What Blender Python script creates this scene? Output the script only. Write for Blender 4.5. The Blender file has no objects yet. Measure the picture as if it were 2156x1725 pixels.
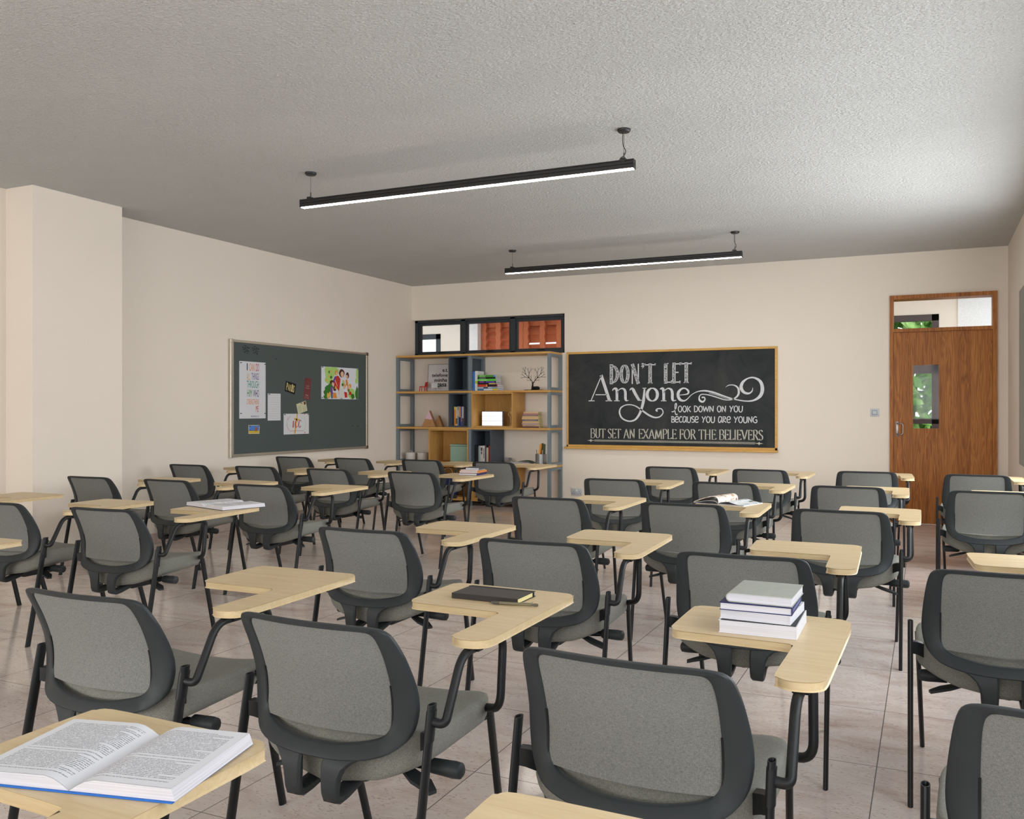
import bpy, bmesh, math, random
from mathutils import Vector, Matrix
random.seed(7)
SC = bpy.context.scene
COL = SC.collection
PI = math.pi
# ---------------------------------------------------------------- camera
cam = bpy.data.cameras.new('camera'); camo = bpy.data.objects.new('camera', cam); COL.objects.link(camo)
camo.location = (0, 0, 1.3); camo.rotation_euler = (PI/2, 0, 0.4367)
cam.sensor_width = 36.0; cam.lens = 1880.2*36/2156; cam.shift_y = 1.7/2156
cam.clip_start = .05; cam.clip_end = 200
SC.camera = camo
# ---------------------------------------------------------------- view, world, daylight, added fill lamps
SC.view_settings.view_transform = 'Standard'; SC.view_settings.look = 'None'
SC.view_settings.exposure = 0.14; SC.view_settings.gamma = 1.0; SC.view_settings.use_curve_mapping = False
W = bpy.data.worlds.new('sky'); SC.world = W; W.use_nodes = True
bg = W.node_tree.nodes['Background']; bg.inputs[0].default_value = (.86, .93, 1.0, 1); bg.inputs[1].default_value = 1.9
def area(name, loc, rot, sx, sy, power, col=(1, 1, 1)):
    l = bpy.data.lights.new(name, 'AREA'); l.shape = 'RECTANGLE'; l.size = sx; l.size_y = sy
    l.energy = power; l.color = col
    o = bpy.data.objects.new(name, l); COL.objects.link(o); o.location = loc; o.rotation_euler = rot
    o['kind'] = 'structure'
    return o
# daylight through the windows the room has: right wall (beyond the frame) and the wall behind the camera
RIGHT_WIN = ((-3.4, -.9), (.2, 2.9), (3.7, 6.4), (6.75, 8.85)); BACK_WIN = ((-6.4, -4.3), (-3.95, -1.85), (-1.5, .4)); YF = -4.4
for (y0, y1), p in zip(RIGHT_WIN, (22, 26, 40, 70)):
    area('daylight_right', (.95, (y0+y1)/2, 1.61), (0, math.radians(93), 0), 1.64, y1-y0, p, (.93, .97, 1.0))
for x0, x1 in BACK_WIN:
    area('daylight_behind', ((x0+x1)/2, YF-.14, 1.8), (PI/2, 0, 0), x1-x0, 1.6, 97, (1.0, .985, .965))
# added fill lamps at the right windows, tilted up to brighten the rear ceiling
area('ceiling_fill', (.97, 7.8, 1.20), (0, math.radians(112), 0), 1.0, 2.0, 11, (.92, .96, 1.0))
area('ceiling_fill', (.97, 5.0, 1.20), (0, math.radians(112), 0), 1.0, 2.4, 10, (.92, .96, 1.0))
area('corridor_fill', (-2.6, 11.9, 2.75), (PI/9, 0, 0), 6, .5, 40, (1, .97, .92))  # added fill lamp under the corridor ceiling, brightens the corridor walls
# ---------------------------------------------------------------- helpers
def lin(r, g, b):
    f = lambda c: (c/255/12.92) if c/255 <= .04045 else ((c/255+.055)/1.055)**2.4
    return (f(r), f(g), f(b), 1)
class Shape:
    """collects faces with material slots, links as ONE mesh object"""
    def __init__(s): s.v = []; s.f = []; s.m = []
    def add(s, vs, fs, m=0):
        n = len(s.v); s.v += [tuple(v) for v in vs]
        for f in fs: s.f.append([i+n for i in f]); s.m.append(m)
        return s
    def box(s, a, b, m=0, bev=0):
        x0, y0, z0 = [min(p, q) for p, q in zip(a, b)]; x1, y1, z1 = [max(p, q) for p, q in zip(a, b)]
        if bev <= 0:
            vs = [(x0,y0,z0),(x1,y0,z0),(x1,y1,z0),(x0,y1,z0),(x0,y0,z1),(x1,y0,z1),(x1,y1,z1),(x0,y1,z1)]
            return s.add(vs, [(0,3,2,1),(4,5,6,7),(0,1,5,4),(1,2,6,5),(2,3,7,6),(3,0,4,7)], m)
        bm = bmesh.new(); bmesh.ops.create_cube(bm, size=1)
        bmesh.ops.scale(bm, vec=(x1-x0, y1-y0, z1-z0), verts=bm.verts)
        bmesh.ops.translate(bm, vec=((x0+x1)/2, (y0+y1)/2, (z0+z1)/2), verts=bm.verts)
        bmesh.ops.bevel(bm, geom=list(bm.edges), offset=min(bev, (x1-x0)*.45, (y1-y0)*.45, (z1-z0)*.45), segments=2, affect='EDGES', profile=.5)
        s.bm(bm, m); bm.free(); return s
    def bm(s, bm, m=0):
        bm.verts.index_update()
        return s.add([v.co[:] for v in bm.verts], [[v.index for v in f.verts] for f in bm.faces], m)
    def rings(s, rs, close=True, caps=True, m=0):
        n = len(rs[0]); vs = [p for r in rs for p in r]; fs = []
        k = len(rs)
        for i in range(k-1 if not close == 'loop' else k):
            j = (i+1) % k
            for a in range(n if close else n-1):
                b = (a+1) % n
                fs.append((i*n+a, i*n+b, j*n+b, j*n+a))
        if caps and close != 'loop':
            fs.append(tuple(reversed(range(n)))); fs.append(tuple((k-1)*n+a for a in range(n)))
        return s.add(vs, fs, m)
    def tube(s, path, r, n=10, m=0, caps=True, ry=None, up=None):
        P = [Vector(p) for p in path]; rs = []
        rr = r if isinstance(r, (list, tuple)) else [r]*len(P)
        T = [((P[min(i+1, len(P)-1)]-P[max(i-1, 0)]).normalized()) for i in range(len(P))]
        u = Vector(up) if up else (Vector((0, 0, 1)) if abs(T[0].z) < .9 else Vector((1, 0, 0)))
        for p, t, q in zip(P, T, rr):
            a = (u-t*u.dot(t)).normalized(); b = t.cross(a); u = a
            q2 = q*(ry or 1)
            rs.append([tuple(p+a*math.cos(2*PI*k/n)*q+b*math.sin(2*PI*k/n)*q2) for k in range(n)])
        return s.rings(rs, True, caps, m)
    def lathe(s, prof, c=(0, 0, 0), n=24, m=0, caps=True):
        return s.rings([[(c[0]+r*math.cos(2*PI*k/n), c[1]+r*math.sin(2*PI*k/n), c[2]+z) for k in range(n)] for r, z in prof], True, caps, m)
    def prism(s, pts, z0, z1, f=lambda x, y, z: (x, y, z), m=0, bev=0):
        """outline pts in plane, extruded z0..z1, with small bevelled rims"""
        n = len(pts)
        if bev:
            cx = sum(p[0] for p in pts)/n; ins = []
            for i in range(n):
                a, b, c = Vector(pts[i-1]), Vector(pts[i]), Vector(pts[(i+1) % n])
                d1 = (b-a).normalized() if (b-a).length > 1e-9 else Vector((0, 0)); d2 = (c-b).normalized() if (c-b).length > 1e-9 else d1
                nn = Vector((-(d1+d2).y, (d1+d2).x)); nn = nn.normalized() if nn.length > 1e-6 else Vector((0, 0))
                ins.append((b+nn*bev)[:])
            rs = [(ins, z0), (pts, z0+bev), (pts, z1-bev), (ins, z1)]
        else: rs = [(pts, z0), (pts, z1)]
        return s.rings([[f(p[0], p[1], z) for p in q] for q, z in rs], True, True, m)
    def ribbon(s, pts, w, f, m=0, n=1):
        """flat ribbon in a plane along 2D pts; w a number or list"""
        P = [Vector(p) for p in pts]; ws = w if isinstance(w, (list, tuple)) else [w]*len(P)
        L = []; R = []
        for i, p in enumerate(P):
            t = (P[min(i+1, len(P)-1)]-P[max(i-1, 0)])
            t = t.normalized() if t.length > 1e-9 else Vector((1, 0)); nn = Vector((-t.y, t.x))
            L.append(f(*(p+nn*ws[i]/2))); R.append(f(*(p-nn*ws[i]/2)))
        k = len(P); vs = L+R
        return s.add(vs, [(i, k+i, k+i+1, i+1) for i in range(k-1)], m)
    def poly(s, pts, m=0): return s.add(pts, [tuple(range(len(pts)))], m)
    def build(s, name, mats, parent=None, smooth=None, local=False, bevel=0):
        me = bpy.data.meshes.new(name)
        vs = s.v
        if parent is not None and not local:
            root = parent; off = Vector((0, 0, 0))
            while root is not None: off += root.location; root = root.parent
            vs = [tuple(Vector(v)-off) for v in vs]
        me.from_pydata(vs, [], s.f); me.update()
        for mt in (mats if isinstance(mats, (list, tuple)) else [mats]): me.materials.append(mt)
        me.polygons.foreach_set('material_index', s.m)
        bm = bmesh.new(); bm.from_mesh(me); bmesh.ops.recalc_face_normals(bm, faces=bm.faces); bm.to_mesh(me); bm.free()
        if smooth:
            me.polygons.foreach_set('use_smooth', [True]*len(me.polygons))
            me.set_sharp_from_angle(angle=math.radians(smooth))
        o = bpy.data.objects.new(name, me); COL.objects.link(o)
        if parent is not None: o.parent = parent
        return o
def thing(name, label, cat, loc=(0, 0, 0), rz=0, group=None, kind=None):
    o = bpy.data.objects.new(name, None); COL.objects.link(o); o.location = loc; o.rotation_euler = (0, 0, rz)
    o.empty_display_size = .05
    if label: o['label'] = label
    if cat: o['category'] = cat
    if group: o['group'] = group
    if kind: o['kind'] = kind
    return o
def tag(o, label, cat, group=None):
    o['label'] = label; o['category'] = cat
    if group: o['group'] = group
    return o
def structure(o): o['kind'] = 'structure'; return o
def dup(root, loc, rz=0, label=None, group=None):
    r = root.copy(); COL.objects.link(r); r.location = loc; r.rotation_euler = (0, 0, rz)
    if label: r['label'] = label
    if group: r['group'] = group
    for ch in list(root.children):
        c = ch.copy(); COL.objects.link(c); c.parent = r
        for g in list(ch.children):
            d = g.copy(); COL.objects.link(d); d.parent = c
    return r
def spline(pts, k=4, closed=False):
    P = [Vector(p) for p in pts]; n = len(P); out = []
    for i in range(n if closed else n-1):
        p0 = P[i-1] if (closed or i > 0) else P[0]*2-P[1]; p1 = P[i]; p2 = P[(i+1) % n]
        p3 = P[(i+2) % n] if (closed or i+2 < n) else P[-1]*2-P[-2]
        for j in range(k):
            t = j/k
            out.append(tuple(.5*((2*p1)+(p2-p0)*t+(2*p0-5*p1+4*p2-p3)*t*t+(3*p1-p0-3*p2+p3)*t**3)))
    if not closed: out.append(tuple(P[-1]))
    return out
def bend(pts, r, n=6):
    """polyline with rounded corners (3D)"""
    P = [Vector(p) for p in pts]; out = [P[0][:]]
    for i in range(1, len(P)-1):
        a = P[i-1]-P[i]; b = P[i+1]-P[i]; q = min(r, a.length*.49, b.length*.49)
        A = P[i]+a.normalized()*q; B = P[i]+b.normalized()*q
        for k in range(n+1):
            t = k/n; out.append((A*(1-t)**2+P[i]*2*t*(1-t)+B*t*t)[:])
    out.append(P[-1][:]); return out
def lerp(tab, x):
    for (a, u), (b, v) in zip(tab, tab[1:]):
        if x <= b: 
            t = max(0, (x-a)/(b-a)); return u+(v-u)*t
    return tab[-1][1]
def slerp(tab, x):
    """smooth table lookup"""
    for i, ((a, u), (b, v)) in enumerate(zip(tab, tab[1:])):
        if x <= b or i == len(tab)-2:
            t = min(max((x-a)/(b-a), 0), 1)
            m0 = ((v-tab[i-1][1])/(b-tab[i-1][0]) if i > 0 else (v-u)/(b-a))*(b-a)
            m1 = ((tab[i+2][1]-u)/(tab[i+2][0]-a) if i+2 < len(tab) else (v-u)/(b-a))*(b-a)
            return (2*t**3-3*t*t+1)*u+(t**3-2*t*t+t)*m0+(-2*t**3+3*t*t)*v+(t**3-t*t)*m1
_fc = {}
def lettering(s, text, f, box, m=0, bold=0, fit=True):
    """built-in sans letters as flat polygons, fitted into box (x0,y0,x1,y1) of the plane f"""
    key = (text, bold)
    if key not in _fc:
        cu = bpy.data.curves.new('lettering', 'FONT'); cu.body = text; cu.offset = bold; cu.resolution_u = 3; cu.fill_mode = 'FRONT'
        o = bpy.data.objects.new('lettering', cu); me = bpy.data.meshes.new_from_object(o)
        _fc[key] = ([v.co[:2] for v in me.vertices], [list(p.vertices) for p in me.polygons])
        bpy.data.meshes.remove(me); bpy.data.objects.remove(o); bpy.data.curves.remove(cu)
    vs, fs = _fc[key]
    if not vs: return s
    x0, x1 = min(v[0] for v in vs), max(v[0] for v in vs); y0, y1 = min(v[1] for v in vs), max(v[1] for v in vs)
    a, b, c, d = box
    return s.add([f(a+(v[0]-x0)/(x1-x0)*(c-a), b+(v[1]-y0)/(y1-y0)*(d-b)) for v in vs], fs, m)
# ---------------------------------------------------------------- materials
class N:
    def __init__(s, name):
        s.m = bpy.data.materials.new(name); s.m.use_nodes = True; s.t = s.m.node_tree; s.p = s.t.nodes['Principled BSDF']
    def n(s, typ, **kw):
        x = s.t.nodes.new('ShaderNode'+typ)
        for k, v in kw.items():
            if k in x.inputs: x.inputs[k].default_value = v
            else: setattr(x, k, v)
        return x
    def l(s, a, b): s.t.links.new(a, b)
    def coords(s, kind='Object', scale=(1, 1, 1), rot=(0, 0, 0), loc=(0, 0, 0)):
        tc = s.n('TexCoord'); mp = s.n('Mapping'); s.l(tc.outputs[kind], mp.inputs[0])
        mp.inputs['Scale'].default_value = scale; mp.inputs['Rotation'].default_value = rot; mp.inputs['Location'].default_value = loc
        return mp.outputs[0]
    def ramp(s, fac, stops):
        r = s.n('ValToRGB'); e = r.color_ramp.elements
        while len(e) < len(stops): e.new(.5)
        for q, (p, c) in zip(e, stops): q.position = p; q.color = c
        s.l(fac, r.inputs[0]); return r.outputs[0]
    def noise(s, vec, scale, detail=2, rough=.5, dist=0):
        x = s.n('TexNoise'); x.inputs['Scale'].default_value = scale; x.inputs['Detail'].default_value = detail
        x.inputs['Roughness'].default_value = rough; x.inputs['Distortion'].default_value = dist
        s.l(vec, x.inputs['Vector']); return x.outputs[0]
    def math(s, op, a, b=None):
        x = s.n('Math', operation=op)
        for i, q in enumerate((a, b)):
            if q is None: continue
            if isinstance(q, (int, float)): x.inputs[i].default_value = q
            else: s.l(q, x.inputs[i])
        return x.outputs[0]
    def mix(s, fac, a, b, mode='MIX'):
        x = s.n('Mix', data_type='RGBA', blend_type=mode)
        for i, q in ((0, fac), (6, a), (7, b)):
            if isinstance(q, (int, float, tuple)): x.inputs[i].default_value = q
            else: s.l(q, x.inputs[i])
        return x.outputs[2]
    def bump(s, h, strength=.3, dist=.01):
        b = s.n('Bump'); b.inputs['Strength'].default_value = strength; b.inputs['Distance'].default_value = dist
        s.l(h, b.inputs['Height']); s.l(b.outputs[0], s.p.inputs['Normal'])
    def base(s, c):
        if isinstance(c, tuple): s.p.inputs['Base Color'].default_value = c
        else: s.l(c, s.p.inputs['Base Color'])
    def rough(s, r, spec=None, metal=None):
        if isinstance(r, (int, float)): s.p.inputs['Roughness'].default_value = r
        else: s.l(r, s.p.inputs['Roughness'])
        if spec is not None: s.p.inputs['Specular IOR Level'].default_value = spec
        if metal is not None: s.p.inputs['Metallic'].default_value = metal
def plain(name, rgb, rough=.5, spec=.5, metal=0, grain=.06, scale=60):
    k = N(name); v = k.coords(); nz = k.noise(v, scale, 3)
    c = lin(*rgb); d = tuple(x*(1-grain) for x in c[:3])+(1,); e = tuple(min(1, x*(1+grain)) for x in c[:3])+(1,)
    k.base(k.ramp(nz, [(.3, d), (.7, e)])); k.rough(rough, spec, metal); return k.m
def wood(name, light, dark, scale=(3, 40, 40), rough=.45, spec=.35, wave=None, contrast=(.35, .7)):
    k = N(name); v = k.coords('Object', scale)
    a = k.noise(v, 1.6, 5, .6, .8); b = k.noise(v, 9, 3, .6)
    f = k.math('ADD', k.math('MULTIPLY', a, .7), k.math('MULTIPLY', b, .3))
    k.base(k.ramp(f, [(contrast[0], lin(*dark)), (contrast[1], lin(*light))])); k.rough(rough, spec)
    k.bump(b, .06, .002); return k.m
def glow(name, rgb, strength):
    k = N(name); k.p.inputs['Emission Color'].default_value = lin(*rgb); k.p.inputs['Emission Strength'].default_value = strength
    k.base(lin(*rgb)); return k.m
def glass(name, tint=(1, 1, 1, 1), gloss=.004):
    k = N(name); t = k.t; t.nodes.remove(k.p)
    tr = k.n('BsdfTransparent'); tr.inputs[0].default_value = tint; gl = k.n('BsdfGlossy'); gl.inputs['Roughness'].default_value = .02
    mx = k.n('MixShader'); mx.inputs[0].default_value = gloss
    k.l(tr.outputs[0], mx.inputs[1]); k.l(gl.outputs[0], mx.inputs[2]); k.l(mx.outputs[0], t.nodes['Material Output'].inputs[0]); return k.m
def wall_mat(name, rgb):
    k = N(name); v = k.coords(); a = k.noise(v, 1.1, 2); b = k.noise(v, 130, 3, .6)
    c = lin(*rgb)
    k.base(k.ramp(a, [(.3, tuple(x*.975 for x in c[:3])+(1,)), (.7, c)])); k.rough(.75, .25); k.bump(b, .16, .004); return k.m
M = {}
M['wall'] = wall_mat('cream_wall_paint', (236, 226, 213))
def ceiling_mat():
    k = N('stucco_ceiling'); v = k.coords('Object', (1, 1.5, 1)); a = k.noise(v, 82, 4, .62, .5); w = k.noise(v, 1.0, 3)
    vv = k.n('TexVoronoi', feature='F1'); vv.inputs['Scale'].default_value = 44; k.l(v, vv.inputs['Vector'])
    h = k.math('ADD', a, k.math('MULTIPLY', vv.outputs[0], .5))
    c = lin(228, 228, 225)
    k.base(k.ramp(w, [(.3, tuple(x*.95 for x in c[:3])+(1,)), (.7, c)])); k.rough(.9, .15); k.bump(h, 1.0, .022); return k.m
M['ceiling'] = ceiling_mat()
def floor_mat():
    k = N('travertine_tiles'); v = k.coords()
    tc = k.n('TexCoord'); sx = k.n('SeparateXYZ'); k.l(tc.outputs['Object'], sx.inputs[0])
    def cell(o, off, pitch):
        q = k.math('DIVIDE', k.math('SUBTRACT', o, off), pitch)
        fl = k.math('FLOOR', q); fr = k.math('FRACT', q); d = k.math('MINIMUM', fr, k.math('SUBTRACT', 1.0, fr)); return fl, k.math('MULTIPLY', d, pitch)
    fx, dx = cell(sx.outputs[0], -.172, .6535); fy, dy = cell(sx.outputs[1], 2.852, .6605)
    grout = k.math('LESS_THAN', k.math('MINIMUM', dx, dy), .0019)
    wn = k.n('TexWhiteNoise', noise_dimensions='2D'); cb = k.n('CombineXYZ'); k.l(fx, cb.inputs[0]); k.l(fy, cb.inputs[1]); k.l(cb.outputs[0], wn.inputs['Vector'])
    mp = k.n('Mapping'); mp.inputs['Scale'].default_value = (.8, 2.0, 1); mp.inputs['Rotation'].default_value = (0, 0, .12)
    ad = k.n('VectorMath', operation='ADD'); k.l(tc.outputs['Object'], ad.inputs[0])
    sc = k.n('VectorMath', operation='SCALE'); k.l(wn.outputs['Color'], sc.inputs[0]); sc.inputs['Scale'].default_value = 7; k.l(sc.outputs[0], ad.inputs[1])
    k.l(ad.outputs[0], mp.inputs[0]); vv = mp.outputs[0]
    a = k.noise(vv, 1.9, 6, .62, 1.4); b = k.noise(vv, 14, 5, .7, .6); s = k.noise(vv, 75, 3, .6)
    f = k.math('ADD', k.math('MULTIPLY', a, .70), k.math('MULTIPLY', b, .30))
    c = k.ramp(f, [(.28, lin(170, 146, 132)), (.40, lin(198, 181, 172)), (.54, lin(216, 205, 199)), (.74, lin(204, 190, 181))])
    pit = k.math('MULTIPLY', k.math('GREATER_THAN', s, .585), k.math('GREATER_THAN', b, .5))
    c = k.mix(k.math('MULTIPLY', pit, .5), c, lin(150, 116, 96))
    c = k.mix(grout, c, lin(112, 104, 100)); k.base(c); k.rough(.13, .5)
    k.bump(k.math('SUBTRACT', 1.0, grout), .25, .002); return k.m
M['floor'] = floor_mat()
def fabric(name, rgb, scale=900, amp=.22):
    k = N(name); v = k.coords(); c = lin(*rgb)
    w1 = k.n('TexWave', wave_type='BANDS', bands_direction='X'); w1.inputs['Scale'].default_value = scale*.22; w1.inputs['Distortion'].default_value = 2; w1.inputs['Detail'].default_value = 2; k.l(v, w1.inputs['Vector'])
    w2 = k.n('TexWave', wave_type='BANDS', bands_direction='Z'); w2.inputs['Scale'].default_value = scale*.22; w2.inputs['Distortion'].default_value = 2; w2.inputs['Detail'].default_value = 2; k.l(v, w2.inputs['Vector'])
    ns = k.noise(k.coords('Object', (1, 1, .45)), scale*.55, 3, .7); ns2 = k.noise(k.coords('Object', (.35, 1, 1)), scale*.5, 3, .7)
    f = k.math('MULTIPLY', k.math('ADD', ns, ns2), .5)
    k.base(k.ramp(f, [(.36, tuple(x*(1-amp*1.5) for x in c[:3])+(1,)), (.64, tuple(x*(1+amp*1.5) for x in c[:3])+(1,))]))
    k.rough(.92, .15); k.p.inputs['Sheen Weight'].default_value = .08
    k.bump(k.math('ADD', k.math('MULTIPLY', k.math('ADD', w1.outputs[1], w2.outputs[1]), .3), f), .22, .001); return k.m
M['mesh'] = fabric('grey_mesh_fabric', (118, 119, 115), 900, .20)
M['seat'] = fabric('grey_seat_fabric', (124, 124, 116), 850, .20)
M['frame'] = plain('charcoal_plastic', (47, 51, 53), .5, .3, 0, .04, 300)
M['black'] = plain('black_steel', (24, 26, 28), .42, .35, 0, .05, 200)
M['slit'] = plain('black_plastic', (18, 20, 22), .5, .3)
M['inner'] = plain('tube_inside', (8, 8, 9), .8, .1)
M['oak'] = wood('light_oak_laminate', (214, 194, 155), (200, 174, 132), (2.6, 34, 34), .38, .4)
M['door'] = None
def door_mat():
    k = N('walnut_door_veneer'); tc = k.n('TexCoord'); sx = k.n('SeparateXYZ'); k.l(tc.outputs['Object'], sx.inputs[0])
    v = k.coords('Object', (9, 9, .55)); a = k.noise(v, 1.3, 4, .55, .5)
    fine = k.noise(k.coords('Object', (130, 130, 1.6)), 1.5, 3, .6)
    pl = k.math('FLOOR', k.math('MULTIPLY', sx.outputs[0], 7.0)); wn = k.n('TexWhiteNoise', noise_dimensions='1D'); k.l(pl, wn.inputs['W'])
    rings = k.math('SINE', k.math('MULTIPLY', k.math('ADD', a, k.math('MULTIPLY', wn.outputs[0], .7)), 75))
    f = k.math('ADD', k.math('ADD', k.math('MULTIPLY', rings, .09), k.math('MULTIPLY', fine, .55)), k.math('MULTIPLY', wn.outputs[0], .16))
    k.base(k.ramp(f, [(.10, lin(118, 66, 24)), (.38, lin(170, 106, 48)), (.66, lin(204, 142, 74))])); k.rough(.5, .3); k.bump(fine, .08, .002); return k.m
M['door'] = door_mat()
M['shelfwood'] = wood('honey_oak', (216, 170, 100), (190, 142, 76), (3, 40, 40), .5, .3)
M['shelfwood_v'] = wood('honey_oak_upright', (208, 162, 94), (180, 134, 72), (40, 40, 3), .5, .3)
M['steel'] = plain('slate_blue_steel', (116, 127, 133), .45, .4)
M['cubby'] = plain('slate_grey_panel', (72, 80, 88), .6, .3)
M['winframe'] = plain('anthracite_aluminium', (48, 54, 60), .4, .4)
M['glass'] = glass('clear_glass')
M['lampblack'] = plain('black_anodised', (34, 33, 33), .4, .4)
M['white'] = plain('white_paint', (232, 232, 230), .5, .3)
M['plate'] = plain('grey_plastic_plate', (196, 200, 206), .4, .4)
M['skirt'] = plain('travertine_skirting', (186, 168, 158), .35, .4, 0, .15, 12)
M['paper'] = plain('white_paper', (216, 217, 221), .7, .2, 0, .02)
M['pages'] = None
def pages_mat(name, rgb, axis='Z', scale=700):
    k = N(name); v = k.coords('Object', tuple(scale if a == axis else 4 for a in 'XYZ')); a = k.noise(v, 1, 2)
    c = lin(*rgb); k.base(k.ramp(a, [(.3, tuple(x*.82 for x in c[:3])+(1,)), (.6, c)])); k.rough(.8, .15); return k.m
M['pages'] = pages_mat('page_block', (212, 210, 216)); M['cream_pages'] = pages_mat('cream_page_block', (232, 220, 160))
def text_page(name, rows, ink=(148, 148, 152), paper=(214, 215, 220)):
    """page printed with dense lines of illegible small type, laid out by UV"""
    k = N(name); tc = k.n('TexCoord'); sx = k.n('SeparateXYZ'); k.l(tc.outputs['UV'], sx.inputs[0]); u, v = sx.outputs[0], sx.outputs[1]
    rv = k.math('MULTIPLY', v, rows); row = k.math('FLOOR', rv); fr = k.math('FRACT', rv)
    line = k.math('MULTIPLY', k.math('GREATER_THAN', fr, .28), k.math('LESS_THAN', fr, .80))
    wn = k.n('TexWhiteNoise', noise_dimensions='1D'); k.l(row, wn.inputs['W'])
    gap = k.math('GREATER_THAN', wn.outputs[0], .09)
    end = k.math('ADD', .72, k.math('MULTIPLY', k.math('GREATER_THAN', k.math('FRACT', k.math('MULTIPLY', wn.outputs[0], 7)), .2), .19))
    inx = k.math('MULTIPLY', k.math('GREATER_THAN', u, .09), k.math('LESS_THAN', u, end))
    iny = k.math('MULTIPLY', k.math('GREATER_THAN', v, .07), k.math('LESS_THAN', v, .93))
    cb = k.n('CombineXYZ'); k.l(k.math('MULTIPLY', u, 150), cb.inputs[0]); k.l(k.math('MULTIPLY', row, 3.7), cb.inputs[1]); k.l(k.math('MULTIPLY', fr, 1.3), cb.inputs[2])
    ch = k.math('GREATER_THAN', k.noise(cb.outputs[0], 1.0, 1), .44)
    f = ch
    for q in (line, gap, inx, iny): f = k.math('MULTIPLY', f, q)
    k.base(k.mix(f, lin(*paper), lin(*ink))); k.rough(.7, .2); return k.m
M['textpage'] = text_page('printed_page', 46)
_solid = {}
def solid(r, g, b, rough=.55):
    key = (r, g, b, rough)
    if key not in _solid: _solid[key] = plain('colour_%02x%02x%02x' % (r, g, b), (r, g, b), rough, .3, 0, .05, 40)
    return _solid[key]
# ---------------------------------------------------------------- the room
XL, XR, YB, ZC = -6.847, .791, 11.22, 3.113
structure(Shape().box((XL-.12, YF-.12, -.12), (XR+.12, YB+.2, 0)).build('floor', M['floor']))
structure(Shape().box((XL-.12, YF-.12, ZC), (XR+.12, YB+.2, ZC+.1)).build('ceiling', M['ceiling']))
WX0, WX1, WZ0, WZ1 = XL, -4.454, 2.078, 2.612
DX0, DX1, DZ1 = -.409, .686, 2.622
YW = YB+.2
s = Shape()
s.box((XL, YB, 0), (WX1, YW, WZ0)); s.box((XL, YB, WZ1), (WX1, YW, ZC))
s.box((WX1, YB, 0), (DX0, YW, ZC)); s.box((DX0, YB, DZ1), (DX1, YW, ZC)); s.box((DX1, YB, 0), (XR, YW, ZC))
structure(s.build('wall_back', M['wall']))
structure(Shape().box((XL-.12, YF-.12, 0), (XL, YW, ZC)).build('wall_left', M['wall']))
structure(Shape().box((XL, 4.872, 0), (-6.524, 5.75, ZC)).build('wall_pillar', M['wall']))
def holed(s, a0, a1, holes, z0, z1, f):
    """wall slab along one axis with window openings"""
    e = a0
    for h0, h1 in holes:
        f(s, e, h0, 0, ZC); f(s, h0, h1, 0, z0); f(s, h0, h1, z1, ZC); e = h1
    f(s, e, a1, 0, ZC); return s
s = holed(Shape(), YF, YW, RIGHT_WIN, .79, 2.43, lambda s, a, b, c, d: s.box((XR, a, c), (XR+.12, b, d)))
structure(s.build('wall_right', M['wall']))
s = holed(Shape(), XL-.12, XR+.12, BACK_WIN, 1.0, 2.6, lambda s, a, b, c, d: s.box((a, YF-.12, c), (b, YF, d)))
structure(s.build('wall_front', M['wall']))
def skirting(name, *bx):
    s = Shape()
    for a, b in bx: s.box(a, b, 0, .004)
    structure(s.build(name, M['skirt']))
skirting('baseboard_left', ((XL, YF, 0), (XL+.012, 4.872, .1)), ((XL, 5.75, 0), (XL+.012, YB, .1)), ((-6.524, 4.86, 0), (-6.512, 5.762, .1)), ((XL, 4.86, 0), (-6.524, 4.872, .1)), ((XL, 5.75, 0), (-6.524, 5.762, .1)))
skirting('baseboard_back', ((XL+.012, YB-.012, 0), (DX0-.005, YB, .1)), ((DX1+.005, YB-.012, 0), (XR, YB, .1)))
skirting('baseboard_right', ((XR-.012, YF, 0), (XR, YB-.012, .1)))
# ---- clerestory window over the bookcase
win = thing('window_1', 'dark-framed clerestory window of three panes above the bookcase', None, (-5.64, 11.35, 2.35), kind='structure')
s = Shape(); y0, y1 = 11.298, 11.41
s.box((XL, y0, 2.58), (-4.43, y1, 2.64)); s.box((XL, y0, 2.06), (-4.43, y1, 2.125)); s.box((XL, y0, 2.06), (-6.80, y1, 2.64)); s.box((-4.50, y0, 2.06), (-4.42, y1, 2.64))
s.box((-6.077, y0, 2.1), (-6.012, y1, 2.6)); s.box((-5.301, y0, 2.1), (-5.228, y1, 2.6))
s.build('window_frame', M['winframe'], win)
for x0, x1 in ((-6.772, -6.115), (-5.996, -5.334), (-5.209, -4.553)):
    s = Shape(); a, b = 11.335, 11.39; z0, z1 = 2.158, 2.54
    s.box((x0-.045, a, z0-.045), (x1+.045, b, z0)); s.box((x0-.045, a, z1), (x1+.045, b, z1+.045)); s.box((x0-.045, a, z0), (x0, b, z1)); s.box((x1, a, z0), (x1+.045, b, z1))
    fr = s.build('sash', M['winframe'], win)
    Shape().box((x0, 11.36, z0), (x1, 11.366, z1)).build('pane', M['glass'], fr)
    xm = (x0+x1)/2
    Shape().box((xm-.02, 11.315, z0-.035), (xm+.02, 11.335, z0-.01), 0, .003).box((xm-.012, 11.30, z0-.027), (xm+.10, 11.315, z0-.014), 0, .003).build('latch', M['slit'], fr)
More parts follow.
